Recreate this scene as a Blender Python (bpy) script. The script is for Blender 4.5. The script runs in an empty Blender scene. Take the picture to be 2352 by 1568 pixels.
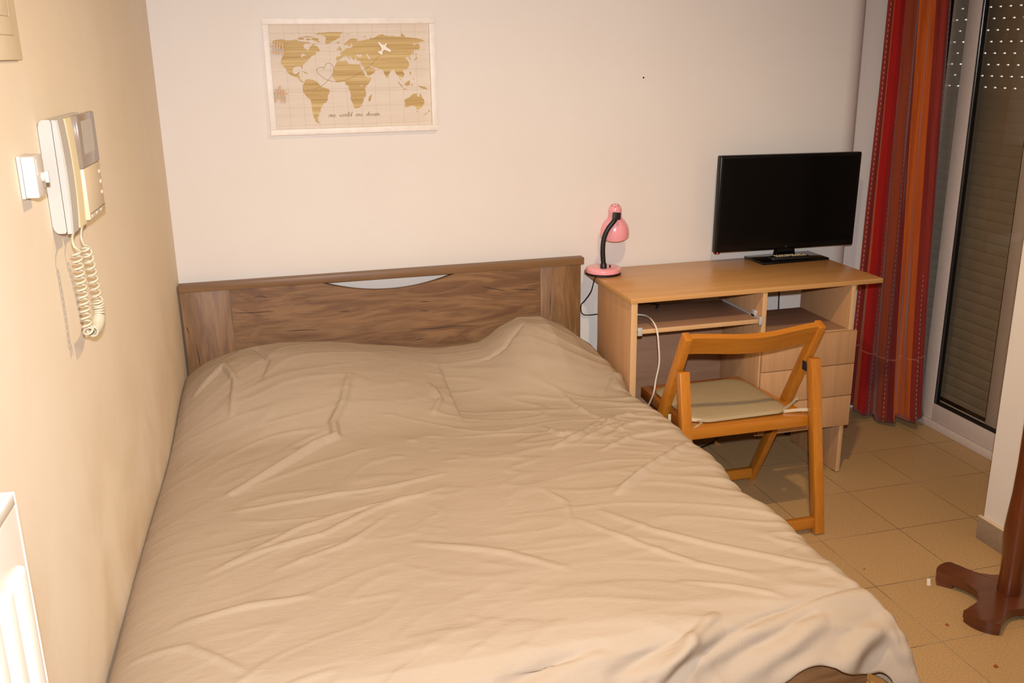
import bpy, bmesh, math, random
import numpy as np
from mathutils import Vector, Matrix, noise
random.seed(4)
C = bpy.context.scene.collection
PI = math.pi

# ---------------------------------------------------------------- materials
def lin(c):
    if isinstance(c, str):
        c = [int(c[i:i+2], 16) / 255 for i in (0, 2, 4)]
    return tuple((x / 12.92 if x <= .04045 else ((x + .055) / 1.055) ** 2.4) for x in c) + (1,)

class NT:
    def __init__(s, name):
        s.m = bpy.data.materials.new(name); s.m.use_nodes = True
        s.t = s.m.node_tree; s.n = s.t.nodes; s.b = s.n['Principled BSDF']
    def new(s, typ, **kw):
        o = s.n.new(typ)
        for k, v in kw.items():
            if k.startswith('_'): setattr(o, k[1:], v)
            else: o.inputs[k.replace('_', ' ')].default_value = v
        return o
    def link(s, a, b): s.t.links.new(a, b)
    def coords(s, scale=(1, 1, 1), kind='Object', loc=(0, 0, 0), rot=(0, 0, 0)):
        tc = s.new('ShaderNodeTexCoord'); mp = s.new('ShaderNodeMapping')
        mp.inputs['Scale'].default_value = scale; mp.inputs['Location'].default_value = loc
        mp.inputs['Rotation'].default_value = rot
        s.link(tc.outputs[kind], mp.inputs['Vector']); return mp.outputs['Vector']
    def noise(s, vec, scale, detail=4, rough=.55, dist=0):
        o = s.new('ShaderNodeTexNoise', Scale=scale, Detail=detail, Roughness=rough, Distortion=dist)
        s.link(vec, o.inputs['Vector']); return o.outputs['Fac']
    def ramp(s, fac, stops, interp='LINEAR'):
        o = s.new('ShaderNodeValToRGB'); cr = o.color_ramp; cr.interpolation = interp
        while len(cr.elements) < len(stops): cr.elements.new(.5)
        for e, (p, c) in zip(cr.elements, stops):
            e.position = p; e.color = c if len(c) == 4 and not isinstance(c, str) else lin(c)
        s.link(fac, o.inputs['Fac']); return o.outputs['Color']
    def mix(s, fac, a, b, mode='MIX'):
        o = s.new('ShaderNodeMix', _data_type='RGBA', _blend_type=mode)
        for k, v in ((0, fac), (6, a), (7, b)):
            if hasattr(v, 'is_linked') or isinstance(v, bpy.types.NodeSocket): s.link(v, o.inputs[k])
            else: o.inputs[k].default_value = v
        return o.outputs[2]
    def math(s, op, a, b=0, c=0):
        o = s.new('ShaderNodeMath', _operation=op)
        for k, v in enumerate((a, b, c)):
            if isinstance(v, bpy.types.NodeSocket): s.link(v, o.inputs[k])
            else: o.inputs[k].default_value = v
        return o.outputs[0]
    def bump(s, h, strength=.2, dist=.002):
        o = s.new('ShaderNodeBump', Strength=strength, Distance=dist)
        s.link(h, o.inputs['Height']); s.link(o.outputs['Normal'], s.b.inputs['Normal'])
    def col(s, c):
        if isinstance(c, bpy.types.NodeSocket): s.link(c, s.b.inputs['Base Color'])
        else: s.b.inputs['Base Color'].default_value = lin(c)
    def set(s, rough=.5, metal=0, spec=.5, coat=0, sheen=0):
        s.b.inputs['Roughness'].default_value = rough; s.b.inputs['Metallic'].default_value = metal
        s.b.inputs['Specular IOR Level'].default_value = spec; s.b.inputs['Coat Weight'].default_value = coat
        s.b.inputs['Coat Roughness'].default_value = .12
        s.b.inputs['Sheen Weight'].default_value = sheen

def plain(name, c, rough=.5, metal=0, spec=.5, coat=0, var=.06, nscale=30):
    t = NT(name); v = t.coords()
    f = t.noise(v, nscale, 3)
    a = lin(c); d = tuple(x * (1 - var) for x in a[:3]) + (1,); e = tuple(min(1, x * (1 + var)) for x in a[:3]) + (1,)
    t.col(t.ramp(f, [(.3, d), (.7, e)])); t.set(rough, metal, spec, coat); return t.m

def wood(name, stops, axis='X', fine=60, rough=.45, coat=0, stretch=14, big=3.0, bumpy=.05):
    t = NT(name)
    sc = [stretch * .5] * 3; sc['XYZ'.index(axis)] = .5
    v = t.coords(scale=tuple(sc))
    f1 = t.noise(v, big, 5, .6, .8)
    sf = [fine] * 3; sf['XYZ'.index(axis)] = 1.6
    v2 = t.coords(scale=tuple(sf))
    f2 = t.noise(v2, 2.2, 3, .6)
    f = t.math('ADD', t.math('MULTIPLY', f1, .68), t.math('MULTIPLY', f2, .32))
    t.col(t.ramp(f, stops)); t.set(rough, coat=coat)
    t.bump(f2, bumpy, .001); return t.m

def rustic_oak(name, axis='X', seed=0, base=('8c6743', '724f31', '5b3c25')):
    t = NT(name); ai = 'XYZ'.index(axis)
    def sc(across, along):
        v = [across] * 3; v[ai] = along; return tuple(v)
    off = (seed * 3.1, seed * 1.7, seed * 2.3)
    f1 = t.noise(t.coords(scale=sc(7.0, 1.1), loc=off), 2.0, 6, .62, 2.2)
    f2 = t.noise(t.coords(scale=sc(120, 4)), 2.0, 3, .6)
    f = t.math('ADD', t.math('MULTIPLY', f1, .72), t.math('MULTIPLY', f2, .28))
    c = t.ramp(f, [(.30, base[2]), (.46, base[1]), (.60, base[0])])
    f4 = t.noise(t.coords(scale=sc(5.0, 3.4), loc=(9.2 + seed, 1.1, 2.0)), 1.5, 2, .5)
    vo = t.new('ShaderNodeTexVoronoi', Scale=1.0)
    t.link(t.coords(scale=sc(6.5, 3.2), loc=(seed * 2.2 + .4, .3, 1.9)), vo.inputs['Vector'])
    knot = t.ramp(vo.outputs['Distance'], [(.02, (.8, .8, .8, 1)), (.11, (.25, .25, .25, 1)), (.22, (0, 0, 0, 1))])
    c = t.mix(t.math('MULTIPLY', knot, t.ramp(f4, [(.40, (0, 0, 0, 1)), (.5, (1, 1, 1, 1))])), c, lin('4c3526'))
    t.col(c); t.set(.5); t.bump(f2, .08, .001); return t.m

def paint(name, c, mottle, rough=.75, smudge=None, spec=.3):
    t = NT(name); v = t.coords()
    f = t.noise(v, 1.3, 5, .6)
    col = t.ramp(f, [(.3, mottle), (.65, c)])
    if smudge:
        fs = t.noise(t.coords(scale=(1, 1.3, 1)), 2.4, 5, .62, .4)
        z = t.new('ShaderNodeSeparateXYZ'); t.link(t.coords(), z.inputs[0])
        low = t.ramp(z.outputs['Z'], [(.35, (1, 1, 1, 1)), (.95, (.12, .12, .12, 1))])
        m = t.math('MULTIPLY', t.ramp(fs, [(.40, (0, 0, 0, 1)), (.72, (.6, .6, .6, 1))]), low)
        col = t.mix(m, col, lin(smudge))
    t.col(col); t.set(rough, spec=spec)
    t.bump(t.noise(v, 260, 2), .12, .001); return t.m

M = {}
M['wall'] = paint('wall_paint', 'e6dcd1', 'e2d6ca')
M['wall_left'] = paint('left_wall_paint', 'efe2ce', 'ebd9bd', smudge='bf9f6e')
M['ceiling'] = paint('ceiling_paint', 'ece6dc', 'e6dfd4')
M['oak'] = rustic_oak('rustic_oak', 'X', 0)
M['crack'] = plain('dark_wood_crack', '2c1f17', .7)
M['oak_v'] = rustic_oak('rustic_oak_upright', 'Z', 2, ('8f683f', '77532f', '604024'))
M['oak_rail'] = wood('oak_edge', [(.3, '6a4a2b'), (.5, '7c5a39'), (.7, '8a6844')], 'X', 160)
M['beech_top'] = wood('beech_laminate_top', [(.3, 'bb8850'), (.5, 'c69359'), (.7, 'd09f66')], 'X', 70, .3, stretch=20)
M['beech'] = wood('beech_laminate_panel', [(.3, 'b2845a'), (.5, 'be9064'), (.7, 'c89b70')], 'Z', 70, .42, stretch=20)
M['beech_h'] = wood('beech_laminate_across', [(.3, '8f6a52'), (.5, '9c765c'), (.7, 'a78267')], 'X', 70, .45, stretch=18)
M['beech_edge'] = wood('beech_edge_band', [(.3, 'c69a6a'), (.6, 'd0a676')], 'Z', 70, .45)
M['chair'] = wood('varnished_chair_wood', [(.3, 'a4611a'), (.5, 'b56f1f'), (.7, 'c27c2a')], 'Z', 60, .28, coat=.25, stretch=16)
M['chair_x'] = wood('varnished_chair_rail_wood', [(.3, 'a4611a'), (.5, 'b56f1f'), (.7, 'c27c2a')], 'X', 60, .28, coat=.25, stretch=16)
M['chair_dark'] = wood('worn_chair_wood', [(.3, '8a4a17'), (.5, '9c581d'), (.7, 'a96424')], 'X', 60, .35, coat=.2, stretch=16)
M['stand'] = wood('reddish_brown_wood', [(.3, '532710'), (.5, '653216'), (.7, '733c1d')], 'Z', 40, .3, coat=.3, stretch=12)
M['stand_top'] = wood('reddish_brown_base_wood', [(.3, '4f2611'), (.5, '5f3017'), (.7, '6b381c')], 'X', 40, .32, coat=.25, stretch=10)
M['pine'] = wood('pine_clothespin', [(.3, 'c79a68'), (.6, 'd8ae80')], 'Z', 200, .6)
M['mapboard'] = wood('map_board', [(.3, 'd3bfa8'), (.6, 'ddccb8')], 'X', 120, .6)
M['mapland'] = wood('map_land_print', [(.36, 'ab8748'), (.5, 'c09e60'), (.62, 'd2b67c')], 'X', 90, .6, stretch=60, big=2.2)
M['mapline'] = plain('map_line_print', 'b49a80', .7)
M['mapink'] = plain('map_ink', 'a07a45', .7)
M['mapsea'] = plain('map_sea_print', 'dac8b2', .7)
M['white_frame'] = plain('white_frame_paint', 'ece0d2', .5)
M['white_plane'] = plain('white_wooden_cutout', 'efe0d0', .6)
M['tv'] = plain('black_plastic', '0b0a0a', .28, spec=.35)
M['screen'] = plain('dark_screen', '090808', .16, spec=.3)
M['black'] = plain('matte_black', '121111', .45)
M['blackgloss'] = plain('black_gloss_base', '0a0a0b', .12)
M['badge'] = plain('grey_badge', '4a443c', .5)
M['keys'] = plain('rubber_keys', 'c2b690', .6)
M['redkey'] = plain('red_key', '9b2417', .5)
M['pink'] = plain('pink_enamel', 'f0a0a6', .22, coat=.6, var=.02)
M['hole'] = plain('dark_hole', '1d0f10', .7)
M['upvc'] = plain('white_door_profile', 'd8c8be', .35, var=.03)
M['gasket'] = plain('black_gasket', '17130f', .5)
M['bead'] = plain('shiny_glazing_bead', '5a5a5e', .18, metal=.85)
M['shutter'] = plain('grey_shutter_slats', 'cfc3b8', .55, var=.05, nscale=8)
M['phone'] = plain('offwhite_plastic', 'b9b3a8', .35, var=.02)
M['phone_body'] = plain('cream_plastic', 'cdbb92', .4, var=.02)
M['phone_panel'] = plain('beige_plastic', 'd8c4a4', .45, var=.02)
M['phone_screen'] = plain('smoky_screen_cover', '8b7a6a', .12, var=.05)
M['phone_glass'] = plain('inner_screen', 'a89e90', .15, var=.05)
M['cordplastic'] = plain('coiled_cord_plastic', 'c4b79c', .35, var=.03)
M['white_plastic'] = plain('white_plastic', 'cdc5ba', .35, var=.02)
M['cream_panel'] = plain('cream_panel_plastic', 'efe0c0', .45, var=.03)
M['radiator'] = plain('white_radiator_enamel', 'f2ece0', .3, var=.02)
M['steel'] = plain('drawer_slide_steel', 'c4c1bd', .4, metal=.25)
M['cable_white'] = plain('white_cable', 'd8cbb6', .45)
M['tape'] = plain('beige_tape', 'c9b795', .8)
M['tile_skirt'] = plain('taupe_skirting_tile', '9c8873', .4, var=.08, nscale=60)
M['skirt_cap'] = plain('grout_cap', 'e0c9a8', .7)
M['scrap'] = plain('white_paper_scrap', 'efe6dc', .7)
M['crumb'] = plain('brown_crumb', '9a4a22', .8)

def m_floor():
    t = NT('floor_tiles'); s = .2996
    v = t.coords(loc=(-2.0129 / s, .3652 / s, 0), scale=(1 / s, 1 / s, 1))
    b = t.new('ShaderNodeTexBrick', _offset=0, _squash=1, Scale=1, Mortar_Size=.0045, Mortar_Smooth=.1, Bias=0, Brick_Width=1, Row_Height=1)
    t.link(v, b.inputs['Vector'])
    b.inputs['Color1'].default_value = lin('bb9768'); b.inputs['Color2'].default_value = lin('b79365')
    b.inputs['Mortar'].default_value = lin('6f5a44')
    v2 = t.coords()
    sp = t.ramp(t.noise(v2, 190, 3, .7), [(.36, (.80, .80, .80, 1)), (.5, (1, 1, 1, 1)), (.66, (1.12, 1.12, 1.12, 1))])
    pale = t.ramp(t.noise(v2, 2.6, 2), [(.5, (0, 0, 0, 1)), (.62, (.5, .5, .5, 1))])
    grout = t.mix(pale, b.outputs['Color'], lin('c0ad96'))
    c0 = t.mix(b.outputs['Fac'], b.outputs['Color'], grout)
    t.col(t.mix(1, c0, sp, 'MULTIPLY'))
    t.set(.38, spec=.4)
    t.bump(t.math('SUBTRACT', 1, b.outputs['Fac']), .25, .001); return t.m
M['floor'] = m_floor()

def m_cloth(name, a, b, wsc=900, rough=.9, sheen=.0):
    t = NT(name); v = t.coords()
    f = t.noise(v, 2.2, 4, .6)
    t.col(t.ramp(f, [(.3, a), (.7, b)])); t.set(rough, spec=.2, sheen=sheen)
    f2 = t.noise(t.coords(scale=(1, 2.4, 1), rot=(0, 0, .5)), 20, 5, .62, .6)
    f3 = t.noise(v, wsc, 2)
    t.bump(t.math('ADD', f2, t.math('MULTIPLY', f3, .12)), .28, .007); return t.m
M['sheet'] = m_cloth('taupe_bed_sheet', 'a9957f', 'af9b85')
M['cushion'] = m_cloth('khaki_cushion_cloth', 'a38e6c', 'ab9674')

def m_curtain():
    t = NT('striped_curtain_cloth')
    tc = t.new('ShaderNodeTexCoord'); sp = t.new('ShaderNodeSeparateXYZ'); t.link(tc.outputs['UV'], sp.inputs[0])
    u, v = sp.outputs['X'], sp.outputs['Y']
    cols = ['7c2620', '8f3326', '7a221d', 'b04a18', 'b24c18', '9c1511', '8a120f', '7d3022', '843a24', '86391f', '7b2c20', '6d1f1b', 'b4551a', 'b6581b', 'b8581b', 'af4f19', '7f281f', '86301f', '8a2c22', '7c2720', '8f3a1c', '7c2720']
    n = len(cols)
    c = t.ramp(u, [(i / n, k) for i, k in enumerate(cols)], 'CONSTANT')
    slub = t.noise(t.coords(scale=(140, 3, 1), kind='UV'), 3, 3)
    c = t.mix(1, c, t.ramp(slub, [(.3, (.86, .86, .86, 1)), (.7, (1.1, 1.1, 1.1, 1))]), 'MULTIPLY')
    # white running stitches
    dash = t.math('LESS_THAN', t.math('FRACT', t.math('MULTIPLY', v, 118)), .42)
    tot = None
    for p in (.085, .335, .478, .77, .90):
        k = t.math('LESS_THAN', t.math('ABSOLUTE', t.math('SUBTRACT', u, p)), .0016)
        tot = k if tot is None else t.math('MAXIMUM', tot, k)
    c = t.mix(t.math('MULTIPLY', tot, dash), c, lin('cfae9a'))
    hem = t.math('LESS_THAN', t.math('ABSOLUTE', t.math('SUBTRACT', v, .115)), .0012)
    c = t.mix(t.math('MULTIPLY', hem, .35), c, lin('c08060'))
    t.col(c); t.set(.8, spec=.15, sheen=.2)
    t.bump(slub, .15, .001); return t.m
M['curtain'] = m_curtain()

def m_glass():
    t = NT('door_glass'); n = t.n; n.remove(t.b)
    out = [x for x in n if x.type == 'OUTPUT_MATERIAL'][0]
    tr = t.new('ShaderNodeBsdfTransparent'); tr.inputs[0].default_value = (.90, .88, .84, 1)
    gl = t.new('ShaderNodeBsdfGlossy', Roughness=.02); gl.inputs[0].default_value = (.9, .9, .9, 1)
    fr = t.new('ShaderNodeFresnel', IOR=1.5); mx = t.new('ShaderNodeMixShader')
    ge = t.new('ShaderNodeNewGeometry'); t.link(t.math('MULTIPLY', fr.outputs[0], t.math('SUBTRACT', 1, ge.outputs['Backfacing'])), mx.inputs[0]); t.link(tr.outputs[0], mx.inputs[1]); t.link(gl.outputs[0], mx.inputs[2])
    t.link(mx.outputs[0], out.inputs[0]); return t.m
M['glass'] = m_glass()

def m_glow(name, c, s):
    t = NT(name); t.col(c); t.b.inputs['Emission Color'].default_value = lin(c); t.b.inputs['Emission Strength'].default_value = s; return t.m
M['led'] = m_glow('red_standby_light', 'ff3018', 2.5)

# ---------------------------------------------------------------- mesh helpers
def bx(bm, x0, x1, y0, y1, z0, z1, bev=0, seg=2, mat=None):
    r = bmesh.ops.create_cube(bm, size=1)
    vs = r['verts']
    for v in vs:
        v.co = Vector(((x0 + x1) / 2 + v.co.x * (x1 - x0), (y0 + y1) / 2 + v.co.y * (y1 - y0), (z0 + z1) / 2 + v.co.z * (z1 - z0)))
    if mat is not None:
        for v in vs: v.co = mat @ v.co
    if bev:
        es = list({e for v in vs for e in v.link_edges})
        bmesh.ops.bevel(bm, geom=es, offset=bev, segments=seg, affect='EDGES', profile=.5)
    return vs

def ring(bm, pts): return [bm.verts.new(p) for p in pts]
def skin(bm, a, b, closed=True):
    n = len(a)
    for i in range(n if closed else n - 1):
        bm.faces.new((a[i], a[(i + 1) % n], b[(i + 1) % n], b[i]))

def tube(bm, pts, r, n=8, caps=True, flat=1.0):
    pts = [Vector(p) for p in pts]
    rs = r if isinstance(r, (list, tuple)) else [r] * len(pts)
    prev = None; up = None
    for i, p in enumerate(pts):
        a = pts[max(0, i - 1)]; b = pts[min(len(pts) - 1, i + 1)]
        d = (b - a).normalized()
        if up is None:
            up = Vector((0, 0, 1)) if abs(d.z) < .9 else Vector((1, 0, 0))
        s = d.cross(up).normalized(); up = s.cross(d).normalized()
        rg = ring(bm, [p + s * math.cos(2 * PI * k / n) * rs[i] + up * math.sin(2 * PI * k / n) * rs[i] * flat for k in range(n)])
        if prev: skin(bm, prev, rg)
        elif caps: bm.faces.new(rg)
        prev = rg
    if caps: bm.faces.new(list(reversed(prev)))

def smooth_path(pts, k=8):
    pts = [Vector(p) for p in pts]; out = []
    for i in range(len(pts) - 1):
        p0 = pts[max(0, i - 1)]; p1 = pts[i]; p2 = pts[i + 1]; p3 = pts[min(len(pts) - 1, i + 2)]
        for j in range(k):
            t = j / k
            out.append(.5 * ((2 * p1) + (p2 - p0) * t + (2 * p0 - 5 * p1 + 4 * p2 - p3) * t * t + (3 * p1 - p0 - 3 * p2 + p3) * t ** 3))
    out.append(pts[-1]); return out

def lathe(bm, prof, M4=Matrix(), n=32, cap0=True, cap1=True):
    prev = None
    for i, (r, z) in enumerate(prof):
        rg = ring(bm, [M4 @ Vector((r * math.cos(2 * PI * k / n), r * math.sin(2 * PI * k / n), z)) for k in range(n)])
        if prev: skin(bm, prev, rg)
        elif cap0: bm.faces.new(list(reversed(rg)))
        prev = rg
    if cap1: bm.faces.new(prev)

def prism(bm, poly, z0, z1, M4=Matrix(), bev=0):
    a = ring(bm, [M4 @ Vector((x, y, z0)) for x, y in poly]); b = ring(bm, [M4 @ Vector((x, y, z1)) for x, y in poly])
    skin(bm, a, b); f = bm.faces.new(b); g = bm.faces.new(list(reversed(a)))
    if bev:
        es = [e for e in f.edges]
        bmesh.ops.bevel(bm, geom=es, offset=bev, segments=3, affect='EDGES', profile=.5)
    return f, g

def link(name, bm, mat, parent=None, sub=True, smooth=True, angle=38, recalc=True):
    """one mesh object; geometry is given in the root's frame"""
    if recalc: bmesh.ops.recalc_face_normals(bm, faces=bm.faces)
    me = bpy.data.meshes.new(name); bm.to_mesh(me); bm.free()
    o = bpy.data.objects.new(name, me); C.objects.link(o)
    for mm in (mat if isinstance(mat, list) else [mat]): me.materials.append(mm)
    if smooth:
        for p in me.polygons: p.use_smooth = True
        me.set_sharp_from_angle(angle=math.radians(angle))
    if parent: o.parent = parent
    return o

def root(name, loc, label, cat, rz=0, group=None, rot=None):
    o = bpy.data.objects.new(name, None); C.objects.link(o); o.empty_display_size = .05
    o.location = loc; o.rotation_euler = rot or (0, 0, rz)
    o['label'] = label; o['category'] = cat
    if group: o['group'] = group
    return o
def tag(o, label, cat, group=None, kind=None):
    o['label'] = label; o['category'] = cat
    if group: o['group'] = group
    if kind: o['kind'] = kind
    return o
def structure(name, bm, mat, parent=None, label=None, **kw):
    o = link(name, bm, mat, parent, **kw)
    if not parent:
        o['kind'] = 'structure'
        if label: o['label'] = label
    return o
def B(): return bmesh.new()
def shift(bm, loc):
    for v in bm.verts: v.co -= Vector(loc)
    return bm

# ---------------------------------------------------------------- room shell
WA = math.atan(.06)                       # the left wall runs slightly out of square

bm = B(); bx(bm, -1.0, 3.6, -5.2, .6, -.1, 0); structure('floor', bm, M['floor'], smooth=False, label='beige square ceramic tile floor')
bm = B(); bx(bm, -1.0, 3.6, -5.2, .6, 2.62, 2.72); structure('ceiling', bm, M['ceiling'], smooth=False)
# left wall (box turned to its angle)
bm = B(); bx(bm, -.2, 0, -5.2, .45, 0, 2.62)
o = structure('wall_left', bm, M['wall_left'], smooth=False, label='cream painted wall with smudges above the bed')
o.location = (-.012, 0, 0); o.rotation_euler = (0, 0, -WA)
# back wall with a big rounded end before the recess of the balcony door
bm = B(); R0 = .12; xc = 2.60
poly = [(-.3, 0)] + [(xc + R0 * math.sin(a), R0 - R0 * math.cos(a)) for a in [PI / 2 * i / 20 for i in range(21)]] + [(xc + R0, .3), (-.3, .3)]
prism(bm, poly, 0, 2.62); wall_back = structure('wall_back', bm, M['wall'], angle=30, label='pale wall behind the headboard and the desk')
bm = B(); bx(bm, xc + R0 - .02, 3.2, .10, .3, 0, 2.62); structure('wall_recess', bm, M['wall'], smooth=False)
# right wall: pier, block above the door, rest towards the viewer
bm = B(); bx(bm, 2.535, 3.2, -5.2, -1.1, 0, 2.62); structure('wall_right', bm, M['wall'], smooth=False, label='white pier beside the balcony door')
bm = B(); bx(bm, 3.01, 3.2, -1.1, .10, 2.2, 2.62); structure('wall_lintel', bm, M['wall'], smooth=False)
bm = B(); bx(bm, -1.0, 2.535, -5.2, -5.0, 0, 2.62); structure('wall_front', bm, M['wall'], smooth=False)
bm = B(); bx(bm, 2.522, 2.5345, -5.0, -1.09, 0, .079, .001); bx(bm, 2.5347, 2.9, -1.0997, -1.089, 0, .079, .001)
o = structure('baseboard_right', bm, M['tile_skirt'], label='taupe tile skirting at the foot of the pier')
bm = B(); bx(bm, 2.5215, 2.5345, -5.0, -1.088, .079, .083, .001); link('grout_cap', bm, M['skirt_cap'], o)

# nail hole and specks on the back wall
bm = B(); lathe(bm, [(.0035, 0), (.003, .0008)], Matrix.Translation((1.729, -.0001, 1.489)) @ Matrix.Rotation(PI / 2, 4, 'X'), 12)
link('nail_hole', bm, M['hole'], wall_back)

# ---------------------------------------------------------------- balcony door
d = root('door_1', (3.02, -.4, 0), 'white sliding balcony door with closed grey shutter', 'door'); d['kind'] = 'structure'
del d['category']
L0 = (3.02, -.4, 0)
def dl(name, bm, mat, parent=d, **kw): return link(name, shift(bm, L0), mat, parent, **kw)
bm = B(); bx(bm, 3.02, 3.2, -1.1, .10, 0, .032, .003); bx(bm, 3.03, 3.2, .085, .10, .032, 2.2, .003); bx(bm, 3.03, 3.2, -1.1, .085, 2.14, 2.2, .003)
dl('door_frame', bm, M['upvc'])
def sash(x0, x1, y0, y1, w, wf):
    bm = B(); z0, z1 = .034, 2.14
    bx(bm, x0, x1, y1 - wf, y1, z0, z1, .004); bx(bm, x0, x1, y0, y0 + w, z0, z1, .004)
    bx(bm, x0, x1, y0 + w, y1 - wf, z0, z0 + .075, .004); bx(bm, x0, x1, y0 + w, y1 - wf, z1 - .075, z1, .004)
    s = dl('sash', bm, M['upvc'])
    bm = B(); g = .007; ya, yb, za, zb = y0 + w, y1 - wf, z0 + .075, z1 - .075; xa, xb = x0 + .006, x1 - .006
    bx(bm, xa, xb, yb - g, yb, za, zb); bx(bm, xa, xb, ya, ya + g, za, zb); bx(bm, xa, xb, ya + g, yb - g, za, za + g); bx(bm, xa, xb, ya + g, yb - g, zb - g, zb)
    k = dl('gasket', bm, M['gasket'], s, smooth=False)
    bm = B(); tube(bm, [(x0 + .006, yb - g - .004, za + g), (x0 + .006, yb - g - .004, zb - g)], .005, 12)
    dl('glazing_bead', bm, M['bead'], s)
    bm = B(); xm = (x0 + x1) / 2; bx(bm, xm - .002, xm + .002, ya + g, yb - g, za + g, zb - g)
    dl('glass_pane', bm, M['glass'], s, smooth=False)
sash(3.03, 3.066, -1.09, -.130, .073, .073)
sash(3.078, 3.112, -.535, .083, .075, .03)
# roller shutter with light slots in its upper slats
bm = B(); pitch = .0437; z = .032; ylo, yhi = -1.1, .10; row = 0
while z < 2.19:
    zt = z + pitch - .0055
    for a, b, off in ((z, z + .008, .006), (z + .008, zt - .008, 0), (zt - .008, zt, .006)):
        pass
    prof = [(3.150, z), (3.1485, z + .004), (3.1475, (z + zt) / 2), (3.1485, zt - .004), (3.150, zt), (3.158, zt), (3.158, z)]
    a = ring(bm, [(x, ylo, q) for x, q in prof]); b2 = ring(bm, [(x, yhi, q) for x, q in prof])
    skin(bm, a, b2); bm.faces.new(a); bm.faces.new(list(reversed(b2)))
    z2 = zt; z3 = z + pitch
    if z > 1.35:
        y = ylo + (.0 if row % 2 else .026); segs = []; prev = ylo
        while y < yhi - .02:
            segs.append((prev, y)); prev = y + .0155; y += .053
        segs.append((prev, yhi))
        for s0, s1 in segs:
            if s1 > s0: bx(bm, 3.151, 3.157, s0, s1, z2, z3)
    else: bx(bm, 3.151, 3.157, ylo, yhi, z2, z3)
    z += pitch; row += 1
dl('roller_shutter', bm, M['shutter'], smooth=False, recalc=True)
# ---------------------------------------------------------------- bed
L = (.735, -1.0, 0)
bed = root('bed', L, 'double bed with a rustic oak headboard against the pale wall', 'bed')
def bl(name, bm, mat, parent=bed, **kw): return link(name, shift(bm, L), mat, parent, **kw)
bm = B()                                   # headboard centre panel with the shallow arc cut out of its top
arc = [(.48 + (.968 - .48) * i / 24, .803 - .043 * math.sin(PI * i / 24) ** .9) for i in range(25)]
arc = [(x, .803 - .042 * (1 - ((x - .724) / .244) ** 2)) for x, _ in arc]
poly = [(.16, .10), (1.297, .10), (1.297, .8035)] + [(x, z) for x, z in reversed(arc)] + [(.16, .8035)]
prism(bm, poly, 0, .022, Matrix(((1, 0, 0, 0), (0, 0, -1, -.045), (0, 1, 0, 0), (0, 0, 0, 1))))
def add_cracks(bm, lines, w, yy):
    for l in lines:
        pts = smooth_path([(a, yy, b) for a, b in l], 8); n = len(pts); prev = None
        for i, p_ in enumerate(pts):
            d_ = (pts[min(n - 1, i + 1)] - pts[max(0, i - 1)]).normalized(); nn = Vector((-d_.z, 0, d_.x))
            ww = w * (.15 + .85 * math.sin(PI * i / (n - 1))) * (1 + .5 * noise.noise(p_ * 60)); off = nn * .0012 * noise.noise(p_ * 35)
            rg = [bm.verts.new(p_ + off + nn * ww), bm.verts.new(p_ + off - nn * ww)]
            if prev: bm.faces.new((prev[0], rg[0], rg[1], prev[1])).material_index = 1
            prev = rg
CRACKS= [[(0.159, 0.72), (0.221, 0.714), (0.301, 0.713)], [(0.243, 0.771), (0.266, 0.771), (0.285, 0.764)], [(0.528, 0.69), (0.574, 0.694)], [(0.335, 0.634), (0.39, 0.635), (0.451, 0.628)], [(0.789, 0.601), (0.862, 0.599), (0.943, 0.6), (1.033, 0.596)], [(0.795, 0.557), (0.853, 0.562)], [(1.186, 0.726), (1.293, 0.715)], [(1.066, 0.745), (1.163, 0.722)], [(0.83, 0.706), (0.87, 0.702)], [(0.829, 0.672), (0.861, 0.668)]]
CRACKS_V= [[(1.339, 0.71), (1.338, 0.611)], [(0.028, 0.616), (0.032, 0.558), (0.033, 0.507)], [(0.002, 0.682), (0.009, 0.653)]]
add_cracks(bm, CRACKS, .0013, -.0674)
hb = bl('headboard', bm, [M['oak'], M['crack']], angle=25)
bm = B(); bx(bm, -.008, .1588, -.0675, -.045, 0, .8035, .0012); add_cracks(bm, CRACKS_V[1:], .0013, -.0678); bl('headboard_side', bm, [M['oak_v'], M['crack']], hb)
bm = B(); bx(bm, 1.2982, 1.462, -.0675, -.045, 0, .8035, .0012); add_cracks(bm, CRACKS_V[:1], .0013, -.0678); bl('headboard_side', bm, [M['oak_v'], M['crack']], hb)
bm = B(); bx(bm, -.0105, 1.474, -.072, -.030, .8037, .8300, .0015); bl('top_rail', bm, M['oak_rail'], hb)
bm = B(); bx(bm, .0, 1.462, -1.972, -1.952, .02, .355, .003); bl('footboard', bm, M['oak'])
bm = B(); bx(bm, 0, .022, -1.95, -.07, .10, .33, .002); bl('side_rail', bm, M['oak'])
bm = B(); bx(bm, 1.448, 1.47, -1.95, -.07, .10, .33, .002); bl('side_rail', bm, M['oak'])
bm = B(); bx(bm, .025, 1.44, -1.945, -.08, .12, .38, .05, 4); bl('mattress', bm, M['cushion'])

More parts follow.
